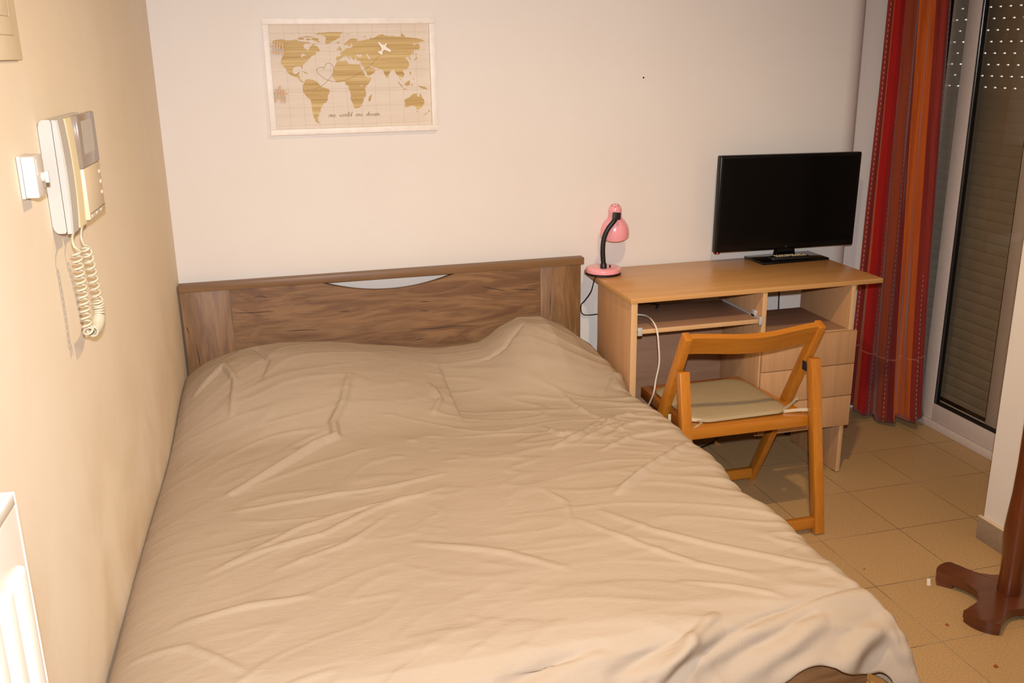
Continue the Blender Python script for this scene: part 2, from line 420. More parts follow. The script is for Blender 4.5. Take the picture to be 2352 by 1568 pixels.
# ---------------------------------------------------------------- bed sheet (draped cloth over mattress and two pillows)
RIDGES=[(0.016,0.02,[(0.524,-0.428),(0.488,-0.566),(0.446,-0.652),(0.446,-0.727),(0.405,-0.75),(0.337,-0.81),(0.272,-0.879),(0.205,-0.952),(0.141,-1.02)]),
(0.009,0.014,[(0.787,-0.443),(0.805,-0.546),(0.767,-0.632)]),
(0.008,0.014,[(1.082,-0.821),(1.111,-0.905),(1.174,-0.887)]),
(0.008,0.012,[(1.058,-0.985),(1.162,-0.92),(1.256,-0.836)]),
(0.006,0.012,[(1.145,-0.969),(1.257,-0.894),(1.308,-0.871)]),
(0.012,0.02,[(1.448,-1.082),(1.287,-1.196),(1.191,-1.271),(1.133,-1.323)]),
(0.005,0.018,[(1.054,-1.405),(1.14,-1.539),(1.248,-1.65),(1.349,-1.734),(1.428,-1.808),(1.488,-1.885)]),
(0.004,0.015,[(0.985,-1.434),(1.09,-1.604),(1.173,-1.713),(1.287,-1.806)]),
(0.005,0.014,[(0.15,-1.134),(0.261,-1.115),(0.398,-1.102),(0.563,-1.095),(0.716,-1.053)]),
(0.005,0.014,[(0.094,-1.433),(0.211,-1.364),(0.358,-1.318),(0.5,-1.213),(0.685,-1.147)]),
(0.005,0.012,[(0.132,-1.404),(0.319,-1.259),(0.467,-1.203),(0.622,-1.169)]),
(0.004,0.012,[(0.248,-1.459),(0.415,-1.381),(0.54,-1.251)]),
(0.004,0.015,[(0.03,-1.632),(0.17,-1.605),(0.317,-1.595)]),
(0.004,0.015,[(-0.048,-1.703),(0.06,-1.72),(0.136,-1.801),(0.169,-1.839)]),
(0.004,0.02,[(0.567,-1.426),(0.757,-1.526),(0.88,-1.646)]),
(-0.006,0.014,[(1.512,-1.884),(1.395,-1.896),(1.221,-1.924),(1.052,-1.964),(0.928,-1.989),(0.827,-2.017)]),
(0.012,0.014,[(1.122,-1.906),(1.02,-1.956),(0.916,-1.999)]),
(-0.008,0.02,[(0.862,-1.925),(0.735,-1.947),(0.652,-1.962)]),
(-0.008,0.014,[(0.229,-0.153),(0.267,-0.279),(0.236,-0.395)]),
(0.012,0.014,[(0.029,-0.361),(0.124,-0.255),(0.16,-0.38),(0.143,-0.542)]),
(-0.008,0.012,[(1.015,-0.299),(1.099,-0.287),(1.183,-0.22)]),
(0.006,0.012,[(1.219,-0.577),(1.247,-0.718),(1.287,-0.852)]),
(0.006,0.012,[(1.52,-0.416),(1.425,-0.487),(1.349,-0.605)]),
(0.007,0.012,[(1.447,-0.787),(1.332,-0.812),(1.208,-0.909)]),
(0.006,0.014,[(1.436,-0.884),(1.33,-0.89),(1.228,-0.97)]),
(0.006,0.014,[(1.469,-0.975),(1.309,-0.98),(1.187,-1.045)]),
(0.004,0.012,[(0.952,-1.241),(0.984,-1.332),(0.964,-1.427)]),
(0.004,0.012,[(1.103,-1.771),(1.205,-1.82),(1.296,-1.883)]),
(0.018,0.022,[(1.509,-1.964),(1.438,-1.978),(1.38,-1.99),(1.335,-1.999)]),
(-0.008,0.02,[(1.494,-1.976),(1.448,-1.987),(1.405,-1.997)]),
(-0.01,0.02,[(1.337,-1.932),(1.257,-1.955),(1.149,-1.973),(1.056,-1.985)]),
(0.01,0.022,[(1.349,-1.947),(1.251,-1.968),(1.144,-1.984)]),
(0.01,0.02,[(1.116,-1.936),(1.02,-1.956),(0.922,-1.975)]),
(-0.009,0.02,[(1.025,-1.942),(0.933,-1.958),(0.864,-1.97)]),
(0.009,0.018,[(1.352,-1.984),(1.287,-1.991),(1.224,-1.997)]),
(-0.004,0.025,[(0.816,-1.922),(0.719,-1.942),(0.646,-1.951)]),
(0.007,0.016,[(1.499,-1.975),(1.511,-1.995),(1.533,-2.01)])]
def smoothstep(a, b, x):
    t = np.clip((x - a) / (b - a), 0, 1); return t * t * (3 - 2 * t)
NX, NY = 330, 340
prof_x = np.array([-.06, -.007, .053, .174, .309, .491, .62, .71, .80, .871, .95, 1.038, 1.08, 1.123, 1.192, 1.277, 1.364, 1.453, 1.525])
prof_z = np.array([.50, .545, .567, .597, .608, .594, .572, .557, .545, .539, .539, .549, .570, .603, .634, .633, .590, .522, .470])
def drape_round(dd, r, flare=0.0):
    """distance past the start of the edge -> (outward, down)"""
    th = np.clip(dd / r, 0, PI / 2)
    out = r * np.sin(th); dn = r * (1 - np.cos(th))
    ex = np.maximum(dd - r * PI / 2, 0)
    return np.where(dd < 0, dd, out + ex * flare), np.where(dd < 0, 0, dn + ex)
foot_s = np.array([0, .05, .09, .135, .185, .23, .30, .40])
foot_o = np.array([0, .049, .083, .110, .132, .147, .153, .150])
foot_d = np.array([0, .008, .028, .064, .109, .152, .222, .322])
def foot(dd):
    return np.where(dd < 0, dd, np.interp(dd, foot_s, foot_o)), np.where(dd < 0, 0, np.interp(dd, foot_s, foot_d))
P = np.linspace(-.36, 1.49 + .20, NX)          # across the bed
Q = np.linspace(.076, 2.115, NY)               # along the bed, from head to foot
p, q = np.meshgrid(P, Q, indexing='ij')
FY = 1.862                                     # foot edge begins here
hemw = .018 * np.sin(p * 9.0 + .6) + .012 * np.sin(p * 23)
qmax = FY + .222 + hemw + .055 * smoothstep(1.47, 1.58, p) - .035 * smoothstep(1.18, 1.33, p) * (1 - smoothstep(1.46, 1.54, p)) - .07 * (1 - smoothstep(.7, 1.25, p))
q = np.where(q > FY, FY + (q - FY) * (qmax - FY) / (Q[-1] - FY), q)
edge_r = 1.492 + .010 * np.sin(q * 7.3 + 1) + .007 * np.sin(q * 17 + .4) + .02 * smoothstep(.25, .05, q)
r = .05
ox, dx = drape_round(p - (edge_r - r), r, .03)
xr = edge_r - r + ox
# left: wide soft slope down towards the wall
edge_l = -.066 - .025 * (q - .3)
rl = .20
ddl = -(p - (edge_l + rl)); th = np.clip(ddl / .24, 0, 1) * PI / 2
oxl = np.where(ddl < 0, ddl, rl * np.sin(th)); dxl = np.where(ddl < 0, 0, .085 * (1 - np.cos(th)) + np.maximum(ddl - .24, 0))
xl = edge_l + rl - oxl
x = np.where(p > .7, xr, xl); dside = np.where(p > .7, dx, dxl)
oy, dy = foot(q - FY)
y = -(FY + oy)
# corner flare of cloth at the foot
ex = np.maximum(p - (1.492 - .02), 0); ey = np.maximum(q - (FY + .06), 0); e = np.minimum(ex, ey)
x = x + .40 * e; y = y - .16 * e
down = np.maximum(dside, dy) + .25 * np.minimum(dside, dy) * (1 - smoothstep(1.3, 1.6, p)) 
yy = -y
pill = np.interp(x, prof_x, prof_z) - .465
lenl = .62 - .10 * np.cos((x - .4) * 5)
fall = 1 - smoothstep(.20, np.where(x < .85, .74, .62), yy)
plump = 1 - .55 * smoothstep(.22, .0, yy) ** 2 * 0
tuck = smoothstep(.070, .125, yy)
z = .462 + pill * fall * (.35 + .65 * tuck) - (1 - tuck) * .05 - down
# second swell of the left pillow and hollow between the pillows
z += .028 * np.exp(-((x - .45) / .28) ** 2 - ((yy - .52) / .16) ** 2)
z += .022 * np.exp(-((x - 1.22) / .20) ** 2 - ((yy - .46) / .13) ** 2)
z -= .018 * np.exp(-((x - .90) / .12) ** 2 - ((yy - .42) / .22) ** 2)
z += .006 * np.sin(yy * 3.1 + 1.0) * np.sin(x * 3.0)
pos = np.stack([x, y, z], -1)
gx = np.gradient(pos, axis=0); gy = np.gradient(pos, axis=1)
nrm = np.cross(gx, gy); nrm /= np.linalg.norm(nrm, axis=-1, keepdims=True) + 1e-9
nrm = np.where(nrm[..., 2:3] < -.2, -nrm, nrm)
flip = np.where((nrm * np.stack([0 * x, -.3 + 0 * x, 1 + 0 * x], -1)).sum(-1) < 0, -1, 1)[..., None]; nrm = nrm * flip
h = np.zeros_like(x)
for amp, wd, pl in RIDGES:
    best = np.full(x.shape, 9.0); tt = np.zeros_like(x)
    nseg = len(pl) - 1
    for i in range(nseg):
        ax, ay = pl[i]; bx_, by_ = pl[i + 1]
        vx, vy = bx_ - ax, by_ - ay; ll = vx * vx + vy * vy
        t = np.clip(((x - ax) * vx + (y - ay) * vy) / ll, 0, 1)
        dd = np.hypot(x - ax - t * vx, y - ay - t * vy)
        m = dd < best; best = np.where(m, dd, best); tt = np.where(m, (i + t) / nseg, tt)
    fade = np.sin(PI * np.clip(tt * .9 + .05, 0, 1)) ** .6
    sl = np.where(best < wd, .5 + .5 * np.cos(PI * best / wd), 0) ** 1.2
    h += 1.35 * amp * fade * sl + .3 * amp * fade * np.exp(-(best / (wd * 2.6)) ** 2)
nz = np.zeros_like(x); nf = np.zeros_like(x)
for i in range(NX):
    for j in range(NY):
        a, b = x[i, j], y[i, j]
        wx = .10 * noise.noise((a * 2.1, b * 2.1, 3.0)); wy = .10 * noise.noise((a * 2.1, b * 2.1, 9.0))
        a2, b2 = a + wx, b + wy
        # creases fan out: shallow diagonals on the left, the other way on the right
        sv = []
        for ang, wgt in ((.42, 1 - float(smoothstep(.3, 1.0, np.float64(a)))), (-.32, float(smoothstep(.3, 1.0, np.float64(a))))):
            s, c = math.sin(ang), math.cos(ang)
            u, v = a2 * c + b2 * s, -a2 * s + b2 * c
            sv.append((wgt * (noise.noise((u * 2.2, v * 11.0, 1.0)) + .5 * noise.noise((u * 5.0, v * 26.0, 5.0))), wgt * (1 - abs(noise.noise((u * 3.2 + 7, v * 12.0, 8.0))) * 2)))
        nz[i, j] = sv[0][0] + sv[1][0]; nf[i, j] = sv[0][1] + sv[1][1]
edgew = 1 + 1.6 * smoothstep(1.30, 1.48, x) + .8 * smoothstep(1.75, 1.9, yy) + .8 * np.exp(-((yy - .75) / .3) ** 2)
edgew = edgew * (.35 + .65 * smoothstep(-.02, .25, x))
h += .0022 * nz * edgew + .0020 * np.clip(nf - .72, 0, 1) / .28 * edgew
pos = pos + nrm * h[..., None]
# keep the cloth clear of the wall
lim = -.0060 + .06 * pos[..., 1]
pos[..., 0] = np.maximum(pos[..., 0], lim)
pos[..., 0] = np.where(pos[..., 1] > -.53, np.minimum(pos[..., 0], 1.491), pos[..., 0])
pos[..., 2] = np.maximum(pos[..., 2], .06)
LS = np.array((.735, -1.0, .462))
me = bpy.data.meshes.new('bed_sheet')
verts = (pos - LS).reshape(-1, 3)
faces = [(i * NY + j, (i + 1) * NY + j, (i + 1) * NY + j + 1, i * NY + j + 1) for i in range(NX - 1) for j in range(NY - 1)]
me.from_pydata(verts.tolist(), [], faces); me.materials.append(M['sheet'])
for f in me.polygons: f.use_smooth = True
sheet = bpy.data.objects.new('bed_sheet', me); C.objects.link(sheet); sheet.location = LS.tolist()
tag(sheet, 'wrinkled taupe sheet spread over the whole bed and its two pillows', 'bed sheet')
sm = sheet.modifiers.new('thickness', 'SOLIDIFY'); sm.thickness = .003; sm.offset = -1

# ---------------------------------------------------------------- desk
L1 = (1.992, -.3, 0)
desk = root('desk', L1, 'beech desk with keyboard tray and three drawers against the wall', 'desk')
def kl(name, bm, mat, parent=desk, **kw): return link(name, shift(bm, L1), mat, parent, **kw)
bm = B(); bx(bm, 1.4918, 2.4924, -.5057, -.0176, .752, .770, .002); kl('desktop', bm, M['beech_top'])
def panel(name, *a, mat='beech', parent=desk):
    bm = B(); bx(bm, *a, .0008); return kl(name, bm, M[mat], parent)
def edge(parent, *a):
    bm = B(); bx(bm, *a, .0006); return kl('edge_band', bm, M['beech_edge'], parent)
sp = panel('side_panel', 1.497, 1.520, -.498, -.165, .004, .752); edge(sp, 1.4968, 1.5202, -.5002, -.498, .004, .752)
dv = panel('divider', 2.004, 2.021, -.498, -.165, .197, .752); edge(dv, 2.0038, 2.0212, -.5002, -.498, .197, .752)
rp = panel('side_panel', 2.368, 2.385, -.498, -.165, .004, .752); edge(rp, 2.3678, 2.3852, -.5002, -.498, .004, .752)
for (a, b) in ((1.499, 1.518), (2.37, 2.383)):
    for yy_ in (-.478, -.185):
        bm = B(); bx(bm, a, b, yy_ - .012, yy_ + .012, 0, .006, .001); kl('foot_glide', bm, M['black'])
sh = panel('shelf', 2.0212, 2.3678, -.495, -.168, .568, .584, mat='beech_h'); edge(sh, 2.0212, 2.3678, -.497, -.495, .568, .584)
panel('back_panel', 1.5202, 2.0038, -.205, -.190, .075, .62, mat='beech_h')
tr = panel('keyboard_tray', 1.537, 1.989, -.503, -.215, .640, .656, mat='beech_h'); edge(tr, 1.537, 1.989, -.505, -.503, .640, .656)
for x0, x1, x2 in ((1.5205, 1.537, 1.527), (1.9895, 2.0035, 1.996)):
    bm = B(); bx(bm, x0, x1, -.506, -.22, .646, .650); bx(bm, min(x0, x2), max(x0, x2) if x0 < 1.8 else x2, -.506, -.22, .636, .662)
    bx(bm, x0, x1, -.508, -.503, .634, .664, .001)
    if x0 > 1.8: bx(bm, x0, x1 - .002, -.47, -.445, .655, .678, .001)
    kl('drawer_slide', bm, M['steel'], tr)
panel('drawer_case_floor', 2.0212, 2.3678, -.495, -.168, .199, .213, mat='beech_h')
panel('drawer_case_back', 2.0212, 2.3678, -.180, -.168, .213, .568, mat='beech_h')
for z0, z1 in ((.4535, .581), (.3275, .4505), (.2035, .3245)):
    bm = B(); bx(bm, 2.007, 2.395, -.517, -.501, z0, z1, .0015); dr = kl('drawer', bm, M['beech'])
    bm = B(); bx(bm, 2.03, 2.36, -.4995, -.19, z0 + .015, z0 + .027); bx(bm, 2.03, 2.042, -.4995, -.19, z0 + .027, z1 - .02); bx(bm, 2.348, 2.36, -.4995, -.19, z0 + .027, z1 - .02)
    kl('drawer_box', bm, M['beech_h'], dr)

# ---------------------------------------------------------------- television
tv = root('television', (2.334, -.088, .770), 'black flat-screen television standing on the desk', 'television', rz=math.radians(1.5))
bm = B(); bx(bm, -.150, .150, -.078, .070, 0, .009, .0015); link('stand_base', bm, M['blackgloss'], tv)
bm = B(); prism(bm, [(-.052, 0), (.036, 0), (.024, .075), (-.036, .075)], -.010, .018, Matrix(((1, 0, 0, 0), (0, 0, 1, 0), (0, 1, 0, .009), (0, 0, 0, 1)))); link('stand_neck', bm, M['blackgloss'], tv)
RT = Matrix.Rotation(math.radians(.9), 4, 'Y')
T = Matrix.Translation((-.012, 0, .2335)) @ RT
bm = B(); bx(bm, -.316, .316, -.016, .014, -.1885, .1885, .006, 3, mat=T); bx(bm, -.20, .20, .0142, .034, -.15, .08, .008, 2, mat=T); case = link('case', bm, M['tv'], tv)
bm = B(); bx(bm, -.304, .304, -.0168, -.0158, -.165, .177, mat=T); link('screen', bm, M['screen'], tv)
bm = B(); bx(bm, -.312, -.292, -.012, .004, -.1925, -.1885, .001, mat=T); sensor = link('sensor_lip', bm, M['tv'], tv)
bm = B(); lathe(bm, [(.0032, 0), (.003, .0012), (.0015, .002)], T @ Matrix.Translation((-.303, -.0105, -.1905)) @ Matrix.Rotation(PI / 2, 4, 'X'), 14); link('standby_light', bm, M['led'], tv)
bm = B()                                    # two small block-like marks of the maker's badge
for x0 in (-.0035, .0015):
    bx(bm, x0, x0 + .0012, -.0172, -.0166, -.1815, -.1755, mat=T)
    for k in range(3): bx(bm, x0 + .0012, x0 + .0034, -.0172, -.0166, -.1815 + k * .0024, -.1815 + k * .0024 + .0011, mat=T)
link('badge', bm, M['badge'], tv, smooth=False)

rc = root('remote_control', (2.315, -.142, .7795), 'black remote control with pale keys lying on the television stand', 'remote control', rz=math.radians(-2))
bm = B(); bx(bm, -.082, .082, -.019, .019, 0, .016, .006, 3); link('body', bm, M['black'], rc)
kb = None
for i in range(12):
    for j in range(4):
        if (i + 2 * j) % 9 == 5: continue
        bm = B(); bx(bm, -.0035, .0035, -.003, .003, 0, .0022, .0008, 1, mat=Matrix.Translation((-.058 + i * .0112, -.0125 + j * .0083, .0158)))
        link('red_key' if (i, j) == (11, 3) else 'key', bm, M['redkey'] if (i, j) == (11, 3) else M['keys'], rc)

# ---------------------------------------------------------------- pink desk lamp
lp = root('desk_lamp', (1.537, -.112, .7705), 'pink gooseneck desk lamp at the left end of the desk', 'lamp')
bm = B(); lathe(bm, [(.062, .006), (.067, .009), (.0685, .015), (.067, .022), (.060, .0275), (.045, .030), (.0, .0305)], n=48, cap1=False); link('base', bm, M['pink'], lp)
bm = B(); lathe(bm, [(.064, 0), (.068, .001), (.068, .005), (.064, .0065)], n=48); rim = link('base_rim', bm, M['black'], lp)
bm = B(); bx(bm, .012, .018, -.034, -.028, .030, .040, .001); lathe(bm, [(.0125, .0295), (.012, .046), (.0095, .05)], Matrix.Translation((-.012, -.034, 0)), 20); link('stem_socket', bm, M['black'], lp)
pts = smooth_path([(-.012, -.034, .045), (-.016, -.034, .10), (-.012, -.035, .145), (.002, -.038, .180), (.022, -.040, .205), (.036, -.032, .218)], 12)
bm = B(); nP = len(pts); tube(bm, pts, [.0088 + (.0006 if k % 2 else 0) for k in range(nP)], 16); link('gooseneck', bm, M['black'], lp)
ax = Vector((.12, .30, -1)).normalized(); top = Vector((.046, .006, .262))
zq = ax.to_track_quat('Z', 'Y').to_matrix().to_4x4(); MS = Matrix.Translation(top) @ zq
prof = [(.0, 0), (.010, .0012), (.018, .005), (.0235, .012), (.0255, .022), (.0262, .045), (.028, .055), (.032, .064), (.041, .074), (.049, .088), (.0545, .104), (.056, .120), (.0555, .129), (.054, .129), (.052, .115), (.045, .09), (.03, .066), (.02, .05), (0, .048)]
bm = B(); lathe(bm, prof, MS, 48, cap0=False, cap1=False); shade = link('lamp_shade', bm, M['pink'], lp, angle=50)
for k in range(8):
    a = 2 * PI * k / 8
    rr, zz = .0135, .0026
    bm = B(); lathe(bm, [(.0019, -.0008), (.0019, .0004)], MS @ Matrix.Translation((rr * math.cos(a), rr * math.sin(a), zz)) @ Matrix.Rotation(PI, 4, 'X'), 10)
    link('vent_hole', bm, M['hole'], shade)
bm = B(); bx(bm, -.014, .012, -.014, .008, -.013, .013, .0015, mat=Matrix.Translation((.0385, -.028, .224)) @ Matrix.Rotation(.12, 4, 'Y') @ Matrix.Rotation(-.2, 4, 'X')); link('shade_bracket', bm, M['black'], lp)
bm = B(); tube(bm, smooth_path([(-.012, -.067, .004), (-.040, -.062, .0035), (-.053, -.052, -.004), (-.056, -.02, -.06), (-.057, .05, -.115), (-.057, .088, -.14), (-.052, .098, -.175), (-.03, .10, -.188), (.03, .095, -.186)], 10), .0022, 8); link('power_cord', bm, M['black'], lp)

# ---------------------------------------------------------------- cables about the desk
bm = B(); tube(bm, smooth_path([(1.5245, -.335, .664), (1.56, -.365, .672), (1.59, -.41, .677), (1.585, -.49, .675), (1.586, -.522, .650), (1.590, -.53, .60), (1.594, -.530, .535), (1.588, -.52, .47), (1.582, -.515, .415), (1.58, -.46, .33), (1.575, -.40, .2)], 8), .0033, 10)
o = link('cable', bm, M['cable_white']); tag(o, 'white cable hanging over the front of the keyboard tray', 'cable')
k = root('cable', (1.66, -.2, .656), 'short black cable with a plug lying on the keyboard tray', 'cable')
bm = B(); tube(bm, smooth_path([(-.135, -.005, .004), (-.06, .012, .004), (.02, .012, .003), (.058, -.004, .003), (.06, -.025, .003), (.045, -.045, .004)], 8), .0025, 8); link('cord', bm, M['black'], k)
bm = B(); tube(bm, [(.048, -.04, .006), (.038, -.06, .006), (.03, -.075, .006)], [.005, .0058, .004], 10); tube(bm, [(.03, -.075, .006), (.025, -.085, .006)], .0022, 8); link('plug', bm, M['blackgloss'], k)
bm = B(); tube(bm, smooth_path([(1.566, -.008, .60), (1.566, -.007, .55), (1.562, -.007, .48), (1.555, -.008, .43), (1.55, -.01, .30), (1.55, -.012, .1), (1.56, -.03, .004)], 8), .004, 8)
o = link('cable', bm, M['cable_white']); tag(o, 'white cable running down the wall between bed and desk', 'cable')
so = root('wall_socket', (1.585, -.001, .60), 'white wall socket half hidden behind the left side of the desk', 'socket')
bm = B(); bx(bm, -.03, .04, -.011, 0, -.04, .03, .003); link('cover_plate', bm, M['white_plastic'], so)
bm = B(); lathe(bm, [(.018, 0), (.018, .003), (.0165, .003), (.0165, .001)], Matrix.Translation((.005, -.0105, -.005)) @ Matrix.Rotation(PI / 2, 4, 'X'), 24); link('socket_rim', bm, M['white_plastic'], so)
bm = B(); tube(bm, smooth_path([(2.372, -.02, .765), (2.366, -.012, .68), (2.362, -.01, .60), (2.365, -.012, .45), (2.36, -.012, .2)], 8), .003, 8)
o = link('cable', bm, M['black']); tag(o, 'thin black cable hanging behind the open desk compartment', 'cable')
bm = B(); tube(bm, smooth_path([(1.96, -.14, .004), (2.04, -.10, .004), (2.09, -.055, .012), (2.14, -.03, .06), (2.16, -.02, .16)], 8), .003, 8)
o = link('cable', bm, M['black']); tag(o, 'black cable lying on the floor under the desk', 'cable')
k = root('cable', (2.40, -.11, 0), 'black plug and lead lying on the floor beneath the drawers', 'cable')
bm = B(); bx(bm, -.014, .014, -.02, .02, .001, .022, .005, 2, mat=Matrix.Rotation(.6, 4, 'Z')); link('plug', bm, M['black'], k)
bm = B(); tube(bm, smooth_path([(.01, -.015, .006), (.04, -.05, .004), (.07, -.09, .004), (.08, -.10, .004)], 6), .003, 8); link('cord', bm, M['black'], k)

# ---------------------------------------------------------------- folding chair
ch = root('folding_chair', (1.793, -.69, 0), 'orange varnished wooden folding chair pulled up to the desk', 'chair')
def bar(name, a, b, w, t, mat='chair', bev=.004, parent=ch):
    """square bar from a to b: w across the chair, t in its thickness; the top end is squared off"""
    a, b = Vector(a), Vector(b); dv = b - a; ln = dv.length
    zq = dv.normalized(); xq = Vector((1, 0, 0)); yq = zq.cross(xq).normalized()
    m = Matrix((( xq.x, yq.x, zq.x, a.x), (xq.y, yq.y, zq.y, a.y), (xq.z, yq.z, zq.z, a.z), (0, 0, 0, 1)))
    bm = B(); bx(bm, -w / 2, w / 2, -t / 2, t / 2, 0, ln, bev, 2, mat=m)
    for v in bm.verts:                       # feet cut flat on the floor
        if v.co.z < 0: v.co.z = 0
    return link(name, bm, M[mat], parent)
AF, AT = Vector((0, .235, .001)), Vector((0, -.137, .722))
BF, BT = Vector((0, -.222, .001)), Vector((0, -.102, .597))
for s in (-1, 1):
    xo = s * .238
    bar('long_leg', AF + Vector((xo * .965 if s > 0 else xo, 0, 0)), AT + Vector((xo, 0, 0)), .026, .040)
    bar('short_leg', BF + Vector((xo, 0, 0)), BT + Vector((xo, -.012, 0)), .036, .034)
    bm = B(); bx(bm, xo - s * .016 - .0015, xo - s * .016 + .0015, -.105, -.075, .548, .579, .001); link('hinge_plate', bm, M['hole'], ch)
# curved top slat between the long legs
bm = B(); n = 24; ra = rb = None; CVS = -1
up = (AT - AF).normalized(); fw = Vector((1, 0, 0)).cross(up).normalized() * -1
for i in range(n + 1):
    t = i / n; xx = -.226 + .452 * t; cv = .024 * math.sin(PI * t) ** 1.6
    c0 = AT + Vector((xx, 0, 0)) + fw * CVS * cv
    topz = 0
    quad = []
    for (hh, th) in ((-.070 , -.011), (-.070, .011), (topz - .002, .011), (topz - .002, -.011)):
        quad.append(c0 + up * hh + fw * th)
    rg = ring(bm, quad)
    if ra: skin(bm, ra, rg)
    else: bm.faces.new(rg)
    ra = rg
bm.faces.new(list(reversed(ra)))
link('top_slat', bm, M['chair_x'], ch, angle=30)
# stretchers near the floor
bm = B(); bx(bm, -.225, .217, .196, .218, .022, .062, .003); link('stretcher', bm, M['chair_x'], ch)
bm = B(); bx(bm, -.225, .225, -.222, -.200, .020, .058, .003); link('stretcher', bm, M['chair_x'], ch)
# seat frame of four rails with inset slats
seat_z = .402
bm = B(); bx(bm, -.211, .219, -.141, -.093, seat_z - .037, seat_z, .003)
st = link('seat', bm, M['chair_x'], ch)
for a, nm, mt in (((-.206, -.166, -.093, .30), 'seat_rail', 'chair_dark'), ((.190, .232, -.093, .30), 'seat_rail', 'chair_x'), ((-.166, .150, .262, .30), 'seat_rail', 'chair_dark')):
    bm = B(); bx(bm, a[0], a[1], a[2], a[3], seat_z - .035, seat_z - .0005, .003); 
    if a[0] == .190:
        for v in bm.verts: v.co.x -= .042 * max(0, min(1, (v.co.y + .05) / .25))
    link(nm, bm, M[mt], st)
for i in range(6):
    x0 = -.163 + i * .0525
    bm = B(); bx(bm, x0, x0 + .050, -.092, .2615, seat_z - .016, seat_z - .004, .002); link('seat_slat', bm, M['chair_dark'], st)

cu = root('seat_cushion', (1.79, -.615, .4025), 'thin khaki cushion tied to the seat of the folding chair', 'cushion', rz=math.radians(1))
bm = B()
def rrect(w, dpt, r, n=10):
    out = []
    for cx_, cy_, a0 in ((w - r, dpt - r, 0), (-w + r, dpt - r, PI / 2), (-w + r, -dpt + r, PI), (w - r, -dpt + r, 1.5 * PI)):
        out += [(cx_ + r * math.cos(a0 + PI / 2 * k / n), cy_ + r * math.sin(a0 + PI / 2 * k / n)) for k in range(n + 1)]
    return out
prev = None
for sc_, zz in ((.97, 0), (1.0, .003), (1.0, .006), (.985, .0105), (.95, .0125), (.80, .0145), (.5, .0155), (.12, .016)):
    rg = ring(bm, [(x_ * sc_, y_ * sc_, zz) for x_, y_ in rrect(.180, .178, .062)])
    if prev: skin(bm, prev, rg)
    else: bm.faces.new(list(reversed(rg)))
    prev = rg
bm.faces.new(prev); link('pad', bm, M['cushion'], cu, angle=60)
bm = B(); tube(bm, [(x_ * 1.003, y_ * 1.003, .0055) for x_, y_ in rrect(.180, .178, .062)] + [(.1806, .116, .0055)], .0028, 8); link('piping', bm, M['cushion'], cu)
def ribbon(pts, w=.011):
    pts = smooth_path(pts, 6); bm = B(); prev = None
    for i, q_ in enumerate(pts):
        rg = [bm.verts.new(q_ + Vector((0, 0, -w / 2))), bm.verts.new(q_ + Vector((0, .001, w / 2)))]
        if prev: bm.faces.new((prev[0], rg[0], rg[1], prev[1]))
        prev = rg
    return link('tie', bm, M['tape'], cu)
ribbon([(.150, -.165, .006), (.19, -.145, .014), (.224, -.125, .022), (.24, -.118, .024)])
ribbon([(.152, -.168, .004), (.20, -.185, .010), (.232, -.199, .013), (.259, -.190, .014), (.263, -.17, .014)])
ribbon([(-.150, -.168, .004), (-.185, -.195, .000), (-.225, -.21, -.012), (-.255, -.20, -.014), (-.266, -.18, -.014)])
ribbon([(-.150, -.165, .006), (-.19, -.15, .010), (-.216, -.14, .012)])
bm = B(); prev = None
for zz in (.03, .01, -.015, -.04):
    rg = [bm.verts.new((-.258, -.13, zz)), bm.verts.new((-.249, -.133, zz))]
    if prev: bm.faces.new((prev[0], rg[0], rg[1], prev[1]))
    prev = rg
link('tie', bm, M['tape'], cu)
LAMP_E, FLASH_E, EXPO = 104, 330, 0
# ---------------------------------------------------------------- curtain
cv = root('curtain', (2.88, 0, .02), 'red and orange striped curtain gathered at the end of the balcony door', 'curtain')
NU, NV = 260, 90
plan_b = smooth_path([(2.80, .088, 0), (2.772, .050, 0), (2.80, .03, 0), (2.775, -.010, 0), (2.79, -.065, 0), (2.835, -.055, 0), (2.83, -.105, 0), (2.865, -.175, 0), (2.90, -.145, 0), (2.905, -.205, 0), (2.935, -.235, 0), (2.955, -.20, 0), (2.965, -.225, 0), (2.985, -.195, 0), (2.975, -.15, 0)], 20)
plan_t = smooth_path([(2.855, .088, 0), (2.822, .075, 0), (2.85, .05, 0), (2.805, .025, 0), (2.84, .0, 0), (2.81, -.03, 0), (2.845, -.05, 0), (2.81, -.09, 0), (2.845, -.115, 0), (2.82, -.145, 0), (2.855, -.16, 0), (2.83, -.195, 0), (2.86, -.20, 0), (2.875, -.185, 0), (2.87, -.15, 0)], 20)
def resample(pl, n):
    dd = [0]
    for a, b in zip(pl, pl[1:]): dd.append(dd[-1] + (b - a).length)
    xs = np.interp(np.linspace(0, dd[-1], n), dd, [q_.x for q_ in pl]); ys = np.interp(np.linspace(0, dd[-1], n), dd, [q_.y for q_ in pl])
    return xs, ys
bxs, bys = resample(plan_b, NU); txs, tys = resample(plan_t, NU)
verts = []; uvs = []
for j in range(NV):
    t = j / (NV - 1); zc = .0 + 2.45 * t
    w = t ** .75
    for i in range(NU):
        u = i / (NU - 1)
        wob = .009 * noise.noise((u * 14, zc * 2.3, .5)) + .005 * noise.noise((u * 30, zc * 5.0, 2.5))
        hem = .010 + .09 * smoothstep(.80, 1.0, np.float64(u)) ** 1.0 * 1.0 + .012 * math.sin(u * 11)
        zz = zc if j else 0
        xq_ = bxs[i] * (1 - w) + txs[i] * w + wob; yq_ = bys[i] * (1 - w) + tys[i] * w + wob
        verts.append((xq_ - 2.88, yq_, hem + (2.45 - hem) * t)); uvs.append((u, t))
me = bpy.data.meshes.new('cloth')
